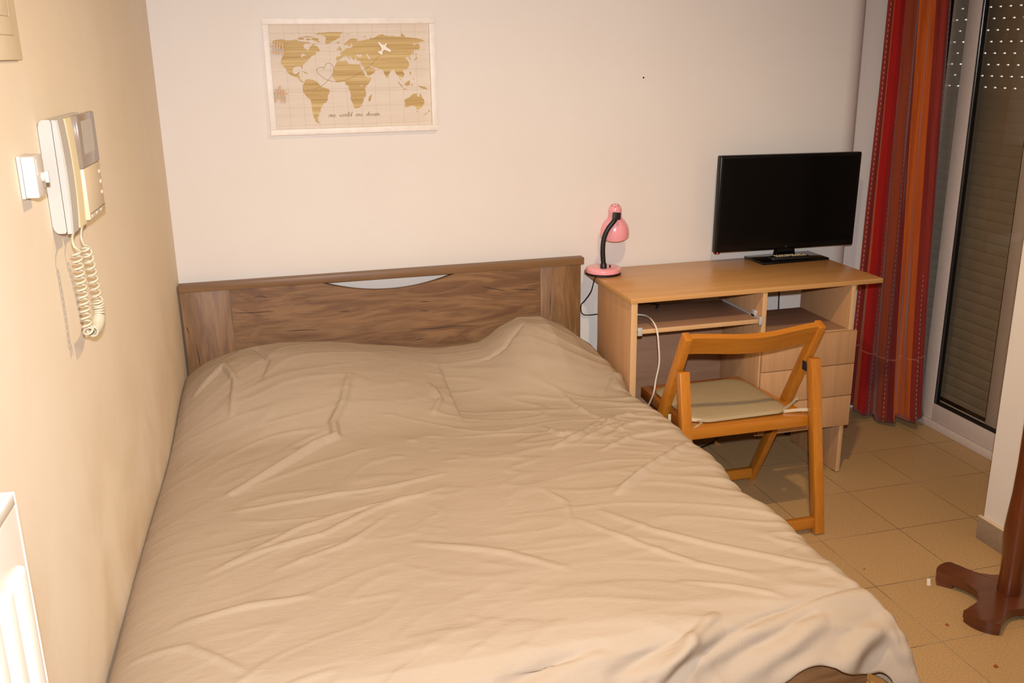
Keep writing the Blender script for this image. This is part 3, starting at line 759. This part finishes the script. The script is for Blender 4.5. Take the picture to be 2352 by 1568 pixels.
faces = [(j * NU + i, j * NU + i + 1, (j + 1) * NU + i + 1, (j + 1) * NU + i) for j in range(NV - 1) for i in range(NU - 1)]
me.from_pydata(verts, [], faces); uvl = me.uv_layers.new(name='UVMap')
for lp_ in me.loops: uvl.data[lp_.index].uv = uvs[lp_.vertex_index]
for f in me.polygons: f.use_smooth = True
me.materials.append(M['curtain']); o = bpy.data.objects.new('cloth', me); C.objects.link(o); o.parent = cv
sm = o.modifiers.new('thickness', 'SOLIDIFY'); sm.thickness = .0015
bm = B(); tube(bm, [(-.03, .09, 2.47), (-.03, -1.05, 2.47)], .012, 14); link('curtain_rod', bm, M['upvc'], cv)

# ---------------------------------------------------------------- wooden pole stand on the right
ps = root('coat_stand', (2.329, -1.452, 0), 'reddish brown wooden coat stand with a four-lobed base on the tiles', 'coat stand')
lob = [math.radians(a) for a in (28, 118, 208, 298)]
poly = []; hw, Rr = .052, .192
for a in lob:
    ca, sa = math.cos(a), math.sin(a)
    for k in range(9):                      # rounded end of the lobe
        t = -1 + 2 * k / 8
        rr = Rr + .016 * (1 - t * t)
        poly.append((ca * rr - sa * hw * t, sa * rr + ca * hw * t))
    a2 = a + PI / 2                           # deep concave bite to the next lobe
    p0 = Vector((ca * Rr - sa * hw, sa * Rr + ca * hw)); p1 = Vector((math.cos(a2) * Rr + math.sin(a2) * hw, math.sin(a2) * Rr - math.cos(a2) * hw))
    mid = Vector((math.cos(a + PI / 4), math.sin(a + PI / 4))) * .088
    for k in range(1, 14):
        t = k / 14; b0 = (1 - t) ** 2; b1 = 2 * t * (1 - t); b2_ = t * t
        ctl = mid * 2 - (p0 + p1) / 2
        q_ = p0 * b0 + ctl * b1 + p1 * b2_
        poly.append((q_.x, q_.y))
bm = B(); prism(bm, poly, .014, .040, bev=.005); link('base', bm, M['stand_top'], ps, angle=40)
for a in lob:
    ca, sa = math.cos(a), math.sin(a); pp = []
    for k in range(9):
        t = -1 + 2 * k / 8; rr = Rr - .003 + .016 * (1 - t * t); pp.append((ca * rr - sa * (hw - .002) * t, sa * rr + ca * (hw - .002) * t))
    for t in (1, -1): pp.append((ca * (Rr - .045) - sa * (hw - .012) * t, sa * (Rr - .045) + ca * (hw - .012) * t))
    bm = B(); prism(bm, pp, 0, .0145); link('foot', bm, M['stand_top'], ps)
bm = B(); lathe(bm, [(.031, .039), (.0325, .045), (.031, .10), (.031, .16), (.036, .215), (.037, .245), (.034, .29), (.029, .36), (.0265, .45), (.0265, 1.2), (.028, 1.62), (.022, 1.70), (.03, 1.74), (.018, 1.78), (0, 1.785)], n=40, cap1=False); link('pole', bm, M['stand'], ps)
for k in range(4):
    a = PI / 4 + k * PI / 2; ca, sa = math.cos(a), math.sin(a)
    bm = B(); tube(bm, smooth_path([(ca * .02, sa * .02, 1.58), (ca * .08, sa * .08, 1.60), (ca * .13, sa * .13, 1.66), (ca * .15, sa * .15, 1.72)], 6), .010, 10); link('hook', bm, M['stand'], ps)
bm = B(); bx(bm, -.021, .021, -.005, .005, .0002, .0012, mat=Matrix.Translation((2.185, -1.287, 0)) @ Matrix.Rotation(.9, 4, 'Z'))
tag(link('paper_scrap', bm, M['scrap']), 'small white paper scrap on the tiles beside the stand base', 'scrap')
for (cx_, cy_, rr, lab) in ((2.082, -1.50, .005, 'brown crumb on the grout line between bed and coat stand'), (2.075, -1.70, .006, 'reddish crumb on the tiles nearest the foot of the bed'), (2.041, -1.165, .003, 'tiny brown crumb on the tiles beyond the bed edge')):
    bm = B(); bmesh.ops.create_icosphere(bm, subdivisions=2, radius=rr)
    for v in bm.verts: v.co *= 1 + .3 * noise.noise(v.co * 300); v.co.z = max(0, v.co.z * .6 + .3 * rr)
    o = link('crumb', bm, M['crumb']); o.location = (cx_, cy_, .0003); tag(o, lab, 'crumb')

# ---------------------------------------------------------------- things on the left wall: local x points off the wall, y along it
def wroot(name, s, z, label, cat):
    ca, sa = math.cos(WA), math.sin(WA)
    return root(name, (-.012 + s * sa + .0012 * ca, s * ca - .0012 * sa, z), label, cat, rz=-WA)
# video door phone
ip = wroot('intercom', -1.54, 1.38, 'cream video intercom with a coiled cord mounted on the left wall', 'intercom')
def prof_block(y0, y1, x0, x1, z0, z1, r):
    bm = B(); pl = []
    for cx_, cz_, a0 in ((x1 - r, z1 - r, 0), (x1 - r, z0 + r, -PI / 2)):
        pass
    pl = [(x0, z0 + r * .9), (x0, z1 - r * .9)] + [(x1 - r * 1.2 + r * 1.2 * math.sin(a), z1 - r + r * math.cos(a)) for a in [PI / 2 * k / 8 - 0 for k in range(0, 9)]][::1]
    pl = [(x0, z0 + r), (x0, z1 - r)]
    for k in range(9):                       # rounded top, near the wall first
        a = PI - PI / 2 * k / 8
        pl.append((x0 + (x1 - x0) * .45 + (x1 - x0) * .45 * math.cos(a), z1 - r + r * math.sin(a)))
    pl.append((x1 - .003, z1)); pl.append((x1, z1 - .004)); pl.append((x1, z0 + .004)); pl.append((x1 - .003, z0))
    for k in range(9):
        a = PI / 2 + PI / 2 * k / 8
        pl.append((x0 + (x1 - x0) * .45 + (x1 - x0) * .45 * math.cos(a), z0 + r - r * math.sin(a)))
    prism(bm, pl, y0, y1, Matrix(((1, 0, 0, 0), (0, 0, 1, 0), (0, 1, 0, 0), (0, 0, 0, 1)))); return bm
link('back_housing', prof_block(0, .245, 0, .0235, -.104, .106, .018), M['phone'], ip, angle=25)
bm = B(); n = 20; prev = None                 # handset: slim and slightly bowed
for k in range(n + 1):
    t = -1 + 2 * k / n; zz = .105 * t; xo = .0345 + .004 * (1 - t * t); yb = .052 + .0035 * (1 - t * t)
    rg = ring(bm, [(.0245, .0005, zz), (xo - .003, .0005, zz), (xo, .004, zz), (xo, yb - .003, zz), (xo - .003, yb, zz), (.0245, yb, zz)])
    if prev: skin(bm, prev, rg)
    else: bm.faces.new(rg)
    prev = rg
bm.faces.new(list(reversed(prev))); link('handset', bm, M['phone'], ip)
bm = B(); n = 20; prev = None                 # main body, convex front
for k in range(n + 1):
    t = -1 + 2 * k / n; zz = .104 * t; xo = .036 + .003 * (1 - t * t); ya = .062 + .003 * (1 - t * t)
    rg = ring(bm, [(.024, ya, zz), (xo - .002, ya, zz), (xo, ya + .003, zz), (xo, .243, zz), (xo - .003, .245, zz), (.024, .245, zz)])
    if prev: skin(bm, prev, rg)
    else: bm.faces.new(rg)
    prev = rg
bm.faces.new(list(reversed(prev))); link('main_body', bm, M['phone_body'], ip)
bm = B(); bx(bm, .034, .046, .108, .262, -.098, .004, .003); pnl = link('button_panel', bm, M['phone_panel'], ip)
bm = B(); bx(bm, .034, .0475, .104, .262, .0045, .107, .003); scr = link('screen_cover', bm, M['phone_screen'], ip)
bm = B(); bx(bm, .0474, .0479, .130, .226, .030, .094, .0); link('screen', bm, M['phone_glass'], scr)
for zz in (-.016, -.037, -.059):
    bm = B(); lathe(bm, [(.0045, 0), (.0045, .002), (.003, .003)], Matrix.Translation((.046, .243, zz)) @ Matrix.Rotation(PI / 2, 4, 'Y'), 16); link('button', bm, M['white_plastic'], pnl)
bm = B(); bx(bm, .0455, .0465, .112, .258, -.0865, -.0855); link('panel_groove', bm, M['badge'], pnl)
for yy_ in (.122, .165, .208):
    bm = B(); bx(bm, .0455, .0475, yy_, yy_ + .014, -.094, -.0885, .001); link('small_button', bm, M['white_plastic'], pnl)
def coil(path, r, turns, wire=.0026, seg=14):
    path = smooth_path(path, 10); dd = [0]
    for a, b in zip(path, path[1:]): dd.append(dd[-1] + (b - a).length)
    N = int(turns * seg); out = []
    P3 = np.array([tuple(q_) for q_ in path]); s_ = np.linspace(0, dd[-1], N)
    cen = np.stack([np.interp(s_, dd, P3[:, k]) for k in range(3)], -1)
    tan = np.gradient(cen, axis=0); tan /= np.linalg.norm(tan, axis=1, keepdims=True)
    for k in range(N):
        tv_ = Vector(tan[k]); e1 = tv_.cross(Vector((0, .25, .97)) if abs(tv_.z) < .7 else Vector((0, 1, 0))).normalized(); e2 = tv_.cross(e1)
        a = 2 * PI * k / seg; out.append(Vector(cen[k]) + e1 * r * math.cos(a) + e2 * r * math.sin(a))
    return out
OX = .037
lead1 = [(.032, .028, -.100), (OX - .004, -0.008, -.112), (OX, -0.020, -.126)]
co1 = coil([(OX, -0.012, -.137), (OX, -0.010, -.17), (OX, -0.008, -.21), (OX, -0.008, -.25), (OX, -0.010, -.285), (OX, 0.002, -.300)], .0090, 12)
bm = B(); tube(bm, smooth_path(lead1, 6) + co1, .0024, 7)
co2 = coil([(OX, 0.066, -.142), (OX, 0.081, -.17), (OX, 0.092, -.205), (OX, 0.100, -.240), (OX, 0.104, -.258)], .0090, 8)
co3 = coil([(OX, 0.106, -.262), (OX, 0.108, -.278), (OX, 0.098, -.296), (OX, 0.065, -.306), (OX, 0.025, -.305)], .0100, 17)
tube(bm, smooth_path([(.034, .085, -.100), (OX - .003, 0.058, -.12), (OX, 0.058, -.137)], 6) + co2 + co3, .0024, 7)
link('coiled_cord', bm, M['cordplastic'], ip, angle=80)

# small surface box with a knob
kb = wroot('switch_box', -1.705, 1.40, 'small white surface box with a turn knob beside the intercom', 'switch box')
bm = B(); bx(bm, 0, .006, 0, .056, -.035, .037, .001); link('back_plate', bm, M['white_plastic'], kb)
bm = B(); bx(bm, .0062, .028, .0005, .0555, -.034, .036, .0025); link('cover', bm, M['white_plastic'], kb)
bm = B(); lathe(bm, [(.0085, 0), (.0085, .004), (.007, .0055)], Matrix.Translation((.028, .036, -.002)) @ Matrix.Rotation(PI / 2, 4, 'Y'), 20); bx(bm, .032, .039, .0335, .0385, -.012, .008, .001); link('knob', bm, M['white_plastic'], kb)
bm = B(); bx(bm, .0276, .0284, .008, .013, .004, .031); link('indicator_bar', bm, M['scrap'], kb)
for zz in (-.012, -.024):
    bm = B(); bx(bm, .0278, .0283, .044, .046, zz, zz + .003); link('mark', bm, M['badge'], kb)
# cover frame in the top-left corner
fb = wroot('fuse_box', -1.605, 1.592, 'cream fuse box cover in the top left corner of the left wall', 'fuse box')
bm = B(); bx(bm, 0, .007, -.30, .012, 0, .36, .002); link('cover_frame', bm, M['cream_panel'], fb)
bm = B(); bx(bm, .0072, .010, -.262, -.026, .040, .32, .0015); dr_ = link('door', bm, M['cream_panel'], fb)
bm = B(); bx(bm, .0101, .0125, -.235, -.052, .07, .29, .002); link('door_panel', bm, M['cream_panel'], dr_)

# panel radiator in the near left corner
ra_ = wroot('radiator', -2.298, 0, 'white panel radiator in the lower left corner', 'radiator')
bm = B(); bx(bm, .086, .100, -.80, -.002, .14, 1.075, .004)
pa = link('front_panel', bm, M['radiator'], ra_)
for k in range(14):
    y0 = -.042 - k * .055
    bm = B(); bx(bm, .092, .1075, y0 - .017, y0 + .017, .17, 1.005, .0072, 4); link('flute', bm, M['radiator'], pa)
bm = B(); bx(bm, .028, .040, -.80, -.002, .14, 1.075, .004); link('rear_panel', bm, M['radiator'], ra_)
bm = B(); bx(bm, .022, .1005, -.004, .0, .13, 1.09, .0012); link('end_cover', bm, M['radiator'], ra_)
bm = B(); bx(bm, .022, .034, -.80, -.0045, 1.074, 1.09, .002); bx(bm, .088, .1005, -.80, -.0045, 1.074, 1.09, .002)
for k in range(40):
    y0 = -.012 - k * .0197; bx(bm, .034, .088, y0 - .006, y0, 1.078, 1.086)
link('top_grille', bm, M['radiator'], ra_)
for y0 in (-.12, -.72):
    bm = B(); bx(bm, .001, .0275, y0, y0 + .03, .9, .95); link('wall_bracket', bm, M['steel'], ra_)

# ---------------------------------------------------------------- framed world map
mx, mz = .3463, 1.3226
fr = root('wall_map', (mx, -.001, mz), 'white framed wooden world map hanging above the bed', 'wall map')
k_ = .001
bm = B(); bx(bm, 0, .585, -.020, 0, .365, .3852, .0015); bx(bm, 0, .585, -.020, 0, 0, .020, .0015); bx(bm, 0, .020, -.020, 0, .020, .365, .0015); bx(bm, .565, .585, -.020, 0, .020, .365, .0015)
link('frame', bm, M['white_frame'], fr)
bm = B(); bx(bm, .019, .566, -.008, -.002, .019, .366); bd = link('map_board', bm, M['mapboard'], fr, smooth=False)
LAND=[[(29,311),(34,314),(47,316),(62,317),(76,314),(90,314),(110,316),(117,311),(133,308),(147,308),(156,305),(150,302),(140,304),(132,297),(133,288),(142,284),(144,278),(149,283),(151,290),(158,294),(161,301),(167,301),(174,295),(180,291),(184,284),(188,277),(179,275),(169,274),(174,271),(171,267),(164,264),(156,261),(150,254),(144,249),(138,243),(129,236),(124,231),(124,221),(120,221),(119,228),(111,229),(100,228),(92,223),(89,214),(91,206),(98,203),(104,205),(107,210),(113,210),(110,203),(107,198),(114,197),(112,190),(115,183),(120,181),(125,178),(122,175),(114,178),(108,186),(101,193),(89,197),(78,203),(71,210),(69,219),(65,224),(60,230),(54,236),(52,244),(54,252),(60,261),(65,268),(64,275),(60,280),(54,289),(46,297),(32,303)],
[(173,333),(181,336),(204,338),(227,339),(250,339),(269,338),(262,334),(259,327),(255,321),(245,316),(234,310),(226,307),(218,302),(213,298),(208,302),(205,308),(209,316),(208,324),(202,327),(192,330),(180,331)],
[(162,320),(174,321),(185,317),(182,312),(191,308),(183,306),(175,309),(168,314),(159,316)],
[(112,319),(122,323),(134,321),(136,316),(122,315)],
[(139,318),(151,319),(159,316),(148,313)],
[(122,324),(145,327),(168,325),(163,323),(139,323)],
[(121,213),(128,211),(143,204),(136,204),(128,207)],
[(125,175),(130,184),(138,186),(153,184),(161,181),(170,175),(178,166),(183,160),(195,156),(208,150),(211,143),(207,136),(202,129),(202,117),(196,107),(187,104),(183,97),(177,89),(174,80),(176,77),(172,73),(167,69),(167,61),(162,57),(165,51),(162,45),(171,36),(161,38),(154,46),(150,56),(148,66),(146,81),(145,95),(144,109),(142,118),(135,122),(127,133),(121,141),(118,153),(120,164)],
[(242,244),(258,244),(271,245),(277,243),(279,235),(294,232),(299,233),(313,232),(321,231),(323,222),(330,210),(337,199),(341,190),(347,187),(358,188),(354,178),(346,167),(337,158),(332,150),(336,138),(335,126),(327,118),(325,108),(318,96),(312,88),(304,84),(292,84),(290,89),(287,101),(280,116),(282,130),(280,142),(276,150),(275,162),(266,165),(265,174),(258,175),(237,173),(230,181),(223,191),(223,198),(228,208),(229,220),(235,231)],
[(345,123),(356,132),(352,114),(345,104),(342,112)],
[(239,257),(239,247),(246,246),(251,248),(257,252),(261,256),(269,259),(275,261),(279,256),(286,249),(289,251),(283,259),(285,260),(292,256),(296,248),(301,246),(304,253),(308,252),(309,245),(321,244),(323,233),(328,226),(334,219),(340,204),(344,193),(353,194),(366,202),(373,211),(371,215),(362,218),(355,224),(350,229),(353,230),(363,221),(375,220),(387,217),(393,214),(399,209),(403,198),(411,183),(416,189),(420,200),(429,210),(437,213),(442,203),(446,194),(452,191),(458,177),(464,174),(456,186),(455,190),(466,185),(474,193),(472,200),(467,207),(471,211),(483,214),(491,223),(492,231),(487,243),(480,249),(479,253),(489,255),(496,243),(499,246),(495,254),(497,260),(505,266),(506,277),(529,279),(532,286),(530,295),(524,299),(518,295),(510,292),(509,299),(528,300),(537,305),(550,306),(541,312),(523,316),(499,319),(484,320),(475,329),(469,335),(467,323),(454,322),(439,325),(424,324),(410,326),(403,332),(391,329),(379,322),(367,317),(358,321),(360,315),(346,314),(331,311),(319,308),(312,307),(318,313),(308,317),(296,318),(287,314),(280,309),(272,303),(268,299),(273,295),(281,297),(286,290),(291,296),(296,306),(297,301),(294,294),(304,296),(295,290),(286,286),(279,285),(276,289),(273,282),(265,278),(259,273),(253,272),(256,266),(254,261)],
[(249,279),(251,292),(255,290),(261,282),(259,278)],
[(242,282),(247,286),(248,281),(242,279)],
[(242,306),(249,308),(256,305),(250,302)],
[(471,110),(480,114),(490,118),(494,124),(505,129),(516,129),(514,122),(523,117),(527,131),(530,126),(532,116),(540,108),(541,98),(536,88),(528,78),(517,73),(510,76),(509,85),(499,88),(489,87),(479,83),(470,83),(472,95),(470,104)],
[(511,69),(516,69),(514,64)],
[(554,70),(560,71),(559,65),(554,64)],
[(532,52),(549,63),(551,61),(535,52)],
[(446,174),(452,170),(463,158),(467,151),(462,153),(452,165)],
[(473,165),(482,171),(491,176),(492,162),(485,156),(474,158)],
[(468,148),(481,145),(481,143),(468,145)],
[(521,157),(533,154),(546,151),(555,142),(542,144),(532,147),(524,152)],
[(496,163),(505,164),(497,160),(500,156),(495,156)],
[(492,204),(497,202),(496,194),(493,195)],
[(501,181),(507,181),(505,176)],
[(508,243),(516,244),(521,247),(520,257),(517,254),(515,249)],
[(515,264),(521,265),(520,260),(516,260)],
[(507,275),(511,275),(508,260),(505,263)],
[(336,321),(345,328),(344,325),(341,321)],
[(276,333),(294,333),(282,330)]]
SEAS=[[(307,259),(313,267),(319,263),(324,267),(332,259),(320,256)],
[(343,264),(350,268),(349,261),(356,251),(356,246),(350,250)],
[(121,266),(128,270),(137,267),(135,263),(128,262),(124,256),(122,258)],
[(320,224),(325,224),(343,191),(339,190)],
[(319,161),(324,163),(322,157),(319,156)]]
PLANE=[(384.4,303.3),(388.9,305.3),(393.3,302.4),(400.4,293.8),(406.4,295.2),(414.1,301.7),(415.5,298.0),(411.4,292.3),(415.1,286.6),(425.3,280.8),(429.7,276.5),(426.5,272.2),(422.1,272.8),(410.3,278.1),(404.3,278.7),(398.7,272.4),(399.4,266.7),(396.3,262.4),(391.9,264.5),(384.1,271.1),(383.9,274.8),(387.8,274.8),(393.8,275.3),(397.0,281.0),(395.7,286.7),(388.6,298.1)]
FLIGHT=[(389,262),(376,247),(361,233),(339,217),(318,203),(291,189),(267,181),(243,176),(222,177),(205,182),(188,192),(175,205),(171,213),(173,220),(182,224),(191,224),(196,220),(198,226),(203,234),(212,238),(222,234),(228,225),(228,215),(224,203),(214,189),(202,176),(184,163),(166,156),(157,154)]
def flat(name, polys, y, mat, parent):
    from mathutils.geometry import tessellate_polygon
    vs, fs = [], []
    for pl in polys:
        b0 = len(vs); pts_ = [Vector((a * k_, y, b * k_)) for a, b in pl]
        vs += [tuple(v) for v in pts_]
        for t in tessellate_polygon([[Vector((q_.x, q_.z, 0)) for q_ in pts_]]): fs.append(tuple(b0 + i for i in t))
    me = bpy.data.meshes.new(name); me.from_pydata(vs, [], fs)
    bm = B(); bm.from_mesh(me)
    for f in bm.faces:
        f.normal_update()
        if f.normal.y > 0: f.normal_flip()
    bm.to_mesh(me); bm.free(); me.materials.append(mat)
    o = bpy.data.objects.new(name, me); C.objects.link(o); o.parent = parent; return o
def strip(a, b, w):
    a, b = Vector(a), Vector(b); d_ = (b - a).normalized(); n_ = Vector((-d_.y, d_.x)) * w / 2
    return [tuple(a + n_), tuple(b + n_), tuple(b - n_), tuple(a - n_)]
grid = [strip((g, 20), (g, 365), .55) for g in (70, 120, 169, 219, 269, 318, 368, 418, 467, 517)] + [strip((20, g), (565, g), .55) for g in (337, 302, 277, 214, 152, 144, 92, 32)]
flat('grid_lines', grid, -.0082, M['mapline'], bd)
flat('continents', LAND, -.0084, M['mapland'], bd)
flat('inland_seas', SEAS, -.0086, M['mapsea'], bd)
fl_ = smooth_path([(a, b, 0) for a, b in FLIGHT], 5)
flat('flight_line', [strip((a.x, a.y), (b.x, b.y), 1.25) for a, b in zip(fl_, fl_[1:])], -.0088, M['mapink'], bd)
GL = dict(o=([[(.6, .92), (.28, .9), (.06, .5), (.15, .08), (.4, 0), (.66, .35), (.6, .8), (.42, .95), (.62, .78), (.85, .82)]], .82),
 n=([[(0, .85), (.14, .95), (.10, 0)], [(.10, .5), (.36, .95), (.58, .85), (.5, .12), (.64, -.02), (.82, .15)]], .82),
 e=([[(.08, .42), (.5, .58), (.5, .92), (.25, .9), (.05, .5), (.15, .06), (.45, 0), (.78, .3)]], .72),
 w=([[(0, .85), (.12, .95), (.14, .3), (.28, 0), (.48, .3), (.55, .85)], [(.5, .3), (.68, 0), (.92, .35), (.94, .95), (1.08, .82)]], 1.05),
 r=([[(0, .85), (.13, .98), (.12, 0)], [(.12, .55), (.3, .95), (.5, .82)], [(.12, .1), (.3, 0), (.5, .15)]], .55),
 l=([[(.05, .3), (.42, 1.2), (.48, 1.85), (.34, 1.9), (.16, .9), (.16, .15), (.34, 0), (.55, .25)]], .5),
 d=([[(.58, .85), (.28, .95), (.05, .5), (.18, .03), (.48, .3), (.66, 1.0), (.86, 1.95)], [(.78, 1.6), (.6, .5), (.64, .05), (.86, .15)]], .85),
 a=([[(.62, .85), (.3, .95), (.05, .5), (.18, .03), (.46, .25), (.62, .9)], [(.62, .9), (.58, .2), (.7, 0), (.88, .2)]], .86),
 m=([[(0, .85), (.13, .95), (.1, 0)], [(.1, .5), (.32, .95), (.46, .85), (.42, 0)], [(.44, .5), (.66, .95), (.8, .85), (.74, .1), (.86, -.02), (1.0, .15)]], 1.0))
ink = []
for word, x0, x1 in (('one', 200, 225.6), ('world', 236.8, 281.8), ('one', 293.4, 320), ('dream', 330.7, 379)):
    adv = sum(GL[c_][1] for c_ in word); sx = (x1 - x0) / adv; cx_ = x0
    for c_ in word:
        for st_ in GL[c_][0]:
            ptz = smooth_path([(cx_ + a * sx + .12 * b * 8, 57 + b * 8.0, 0) for a, b in st_], 5)
            for a, b in zip(ptz, ptz[1:]):
                steep = abs((b - a).normalized().y)
                ink.append(strip((a.x, a.y), (b.x + (b.x - a.x) * .15, b.y + (b.y - a.y) * .15), .7 + .75 * steep))
        cx_ += GL[c_][1] * sx
flat('lettering', ink, -.0090, M['mapink'], bd)
bm = B(); prism(bm, [(a * k_, b * k_) for a, b in PLANE], .0105, .0145, Matrix(((1, 0, 0, 0), (0, 0, -1, 0), (0, 1, 0, 0), (0, 0, 0, 1)))); bx(bm, .400, .404, -.0106, -.0078, .293, .297)
link('airplane_cutout', bm, M['white_plane'], fr)
# two threads with clothespins
bm = B(); tube(bm, [(.0205, -.012, .295), (.0705, -.012, .292)], .0006, 6); link('thread', bm, M['mapink'], fr)
bm = B(); tube(bm, [(.0205, -.012, .141), (.0675, -.012, .139)], .0006, 6); link('thread', bm, M['mapink'], fr)
pegs = [((37, 311), (29, 270), 'leftmost of the four clothespins in the upper row on the map'), ((46, 311), (40, 268), 'second clothespin from the left in the upper row on the map'),
        ((54.5, 311), (49, 267), 'third clothespin from the left in the upper row on the map'), ((61, 306), (63, 266), 'rightmost clothespin of the upper row, leaning the other way'),
        ((30.5, 155), (25, 114), 'leftmost of the four clothespins in the lower row on the map'), ((43, 166), (35.5, 125), 'clothespin sticking up higher than its neighbours in the lower row'),
        ((47.5, 153), (46, 112), 'clothespin just right of the raised one in the lower row'), ((55.5, 153), (56.5, 111), 'rightmost clothespin in the lower row on the map')]
first = None
def make_peg():
    r_ = root('clothespin', (0, 0, 0), 'x', 'clothespin', group='clothespins on the wall map')
    for s in (0, 1):
        bm = B(); pl = [(-.0205, .0004), (-.006, .0006), (.004, .0006), (.0205, .0024), (.0205, .0058), (-.0205, .0052)]
        sg = 1 if s else -1
        prism(bm, [(a, sg * b) for a, b in pl], -.0031, .0031, Matrix(((0, 0, 1, 0), (0, 1, 0, 0), (1, 0, 0, 0), (0, 0, 0, 1)))); link('pin_half', bm, M['pine'], r_)
    bm = B()
    for dz_ in (-.0012, 0, .0012): tube(bm, [(-.0034, -.0055, -.006 + dz_), (.0034, -.0055, -.006 + dz_)], .0006, 6)
    tube(bm, [(-.0034, -.0055, -.006), (-.0034, .0055, -.006)], .0005, 6); tube(bm, [(.0034, -.0055, -.006), (.0034, .0055, -.006)], .0005, 6); link('spring', bm, M['steel'], r_)
    return r_
for i, (a, b, lab) in enumerate(pegs):
    if first is None: first = r_ = make_peg(); kids = list(r_.children)
    else:
        r_ = first.copy(); C.objects.link(r_)
        for q_ in kids:
            c_ = q_.copy(); C.objects.link(c_); c_.parent = r_
    r_['label'] = lab
    r_.location = (mx + (a[0] + b[0]) / 2 * k_, -.0155, mz + (a[1] + b[1]) / 2 * k_)
    r_.rotation_euler = (0, math.atan2(a[0] - b[0], a[1] - b[1]), 0)

# ---------------------------------------------------------------- lights, world, camera
w = bpy.data.worlds.new('night_outside'); bpy.context.scene.world = w; w.use_nodes = True
w.node_tree.nodes['Background'].inputs[0].default_value = (.95, .97, 1, 1); w.node_tree.nodes['Background'].inputs[1].default_value = 1.6
def light(name, typ, loc, energy, col, size):
    l = bpy.data.lights.new(name, typ); l.energy = energy; l.color = col; l.shadow_soft_size = size
    o = bpy.data.objects.new(name, l); C.objects.link(o); o.location = loc; return o
b_ = light('ceiling_lamp', 'SPOT', (1.25, -1.80, 2.50), LAMP_E, (1, .72, .38), .05); b_.data.spot_size = math.radians(160); b_.data.spot_blend = 1.0
f_ = light('camera_flash', 'SPOT', (.275, -3.50, 1.72), FLASH_E, (.90, .93, 1), .025)
f_.data.spot_size = math.radians(94); f_.data.spot_blend = 1.0
cam = bpy.data.cameras.new('camera'); cam.sensor_width = 36; cam.lens = 2205.82 / 2352 * 36; cam.clip_start = .05
co = bpy.data.objects.new('camera', cam); C.objects.link(co)
Rv, Uv, Fv = Vector((.964714, -.26299363, -.01269832)), Vector((.08836789, .27796712, .95651733)), Vector((.24802825, .92388778, -.29139896))
co.matrix_world = Matrix(((Rv.x, Uv.x, -Fv.x, .26344), (Rv.y, Uv.y, -Fv.y, -3.494), (Rv.z, Uv.z, -Fv.z, 1.59942), (0, 0, 0, 1)))
f_.rotation_euler = (-(Fv + Vector((-.06, 0, -.03)))).to_track_quat('Z', 'Y').to_euler()
sc = bpy.context.scene; sc.camera = co
sc.view_settings.view_transform = 'Standard'; sc.view_settings.look = 'None'; sc.view_settings.exposure = EXPO; sc.view_settings.gamma = 1
sc.cycles.use_denoising = True; sc.cycles.max_bounces = 8; sc.cycles.sample_clamp_indirect = 6; sc.cycles.caustics_reflective = False; sc.cycles.caustics_refractive = False
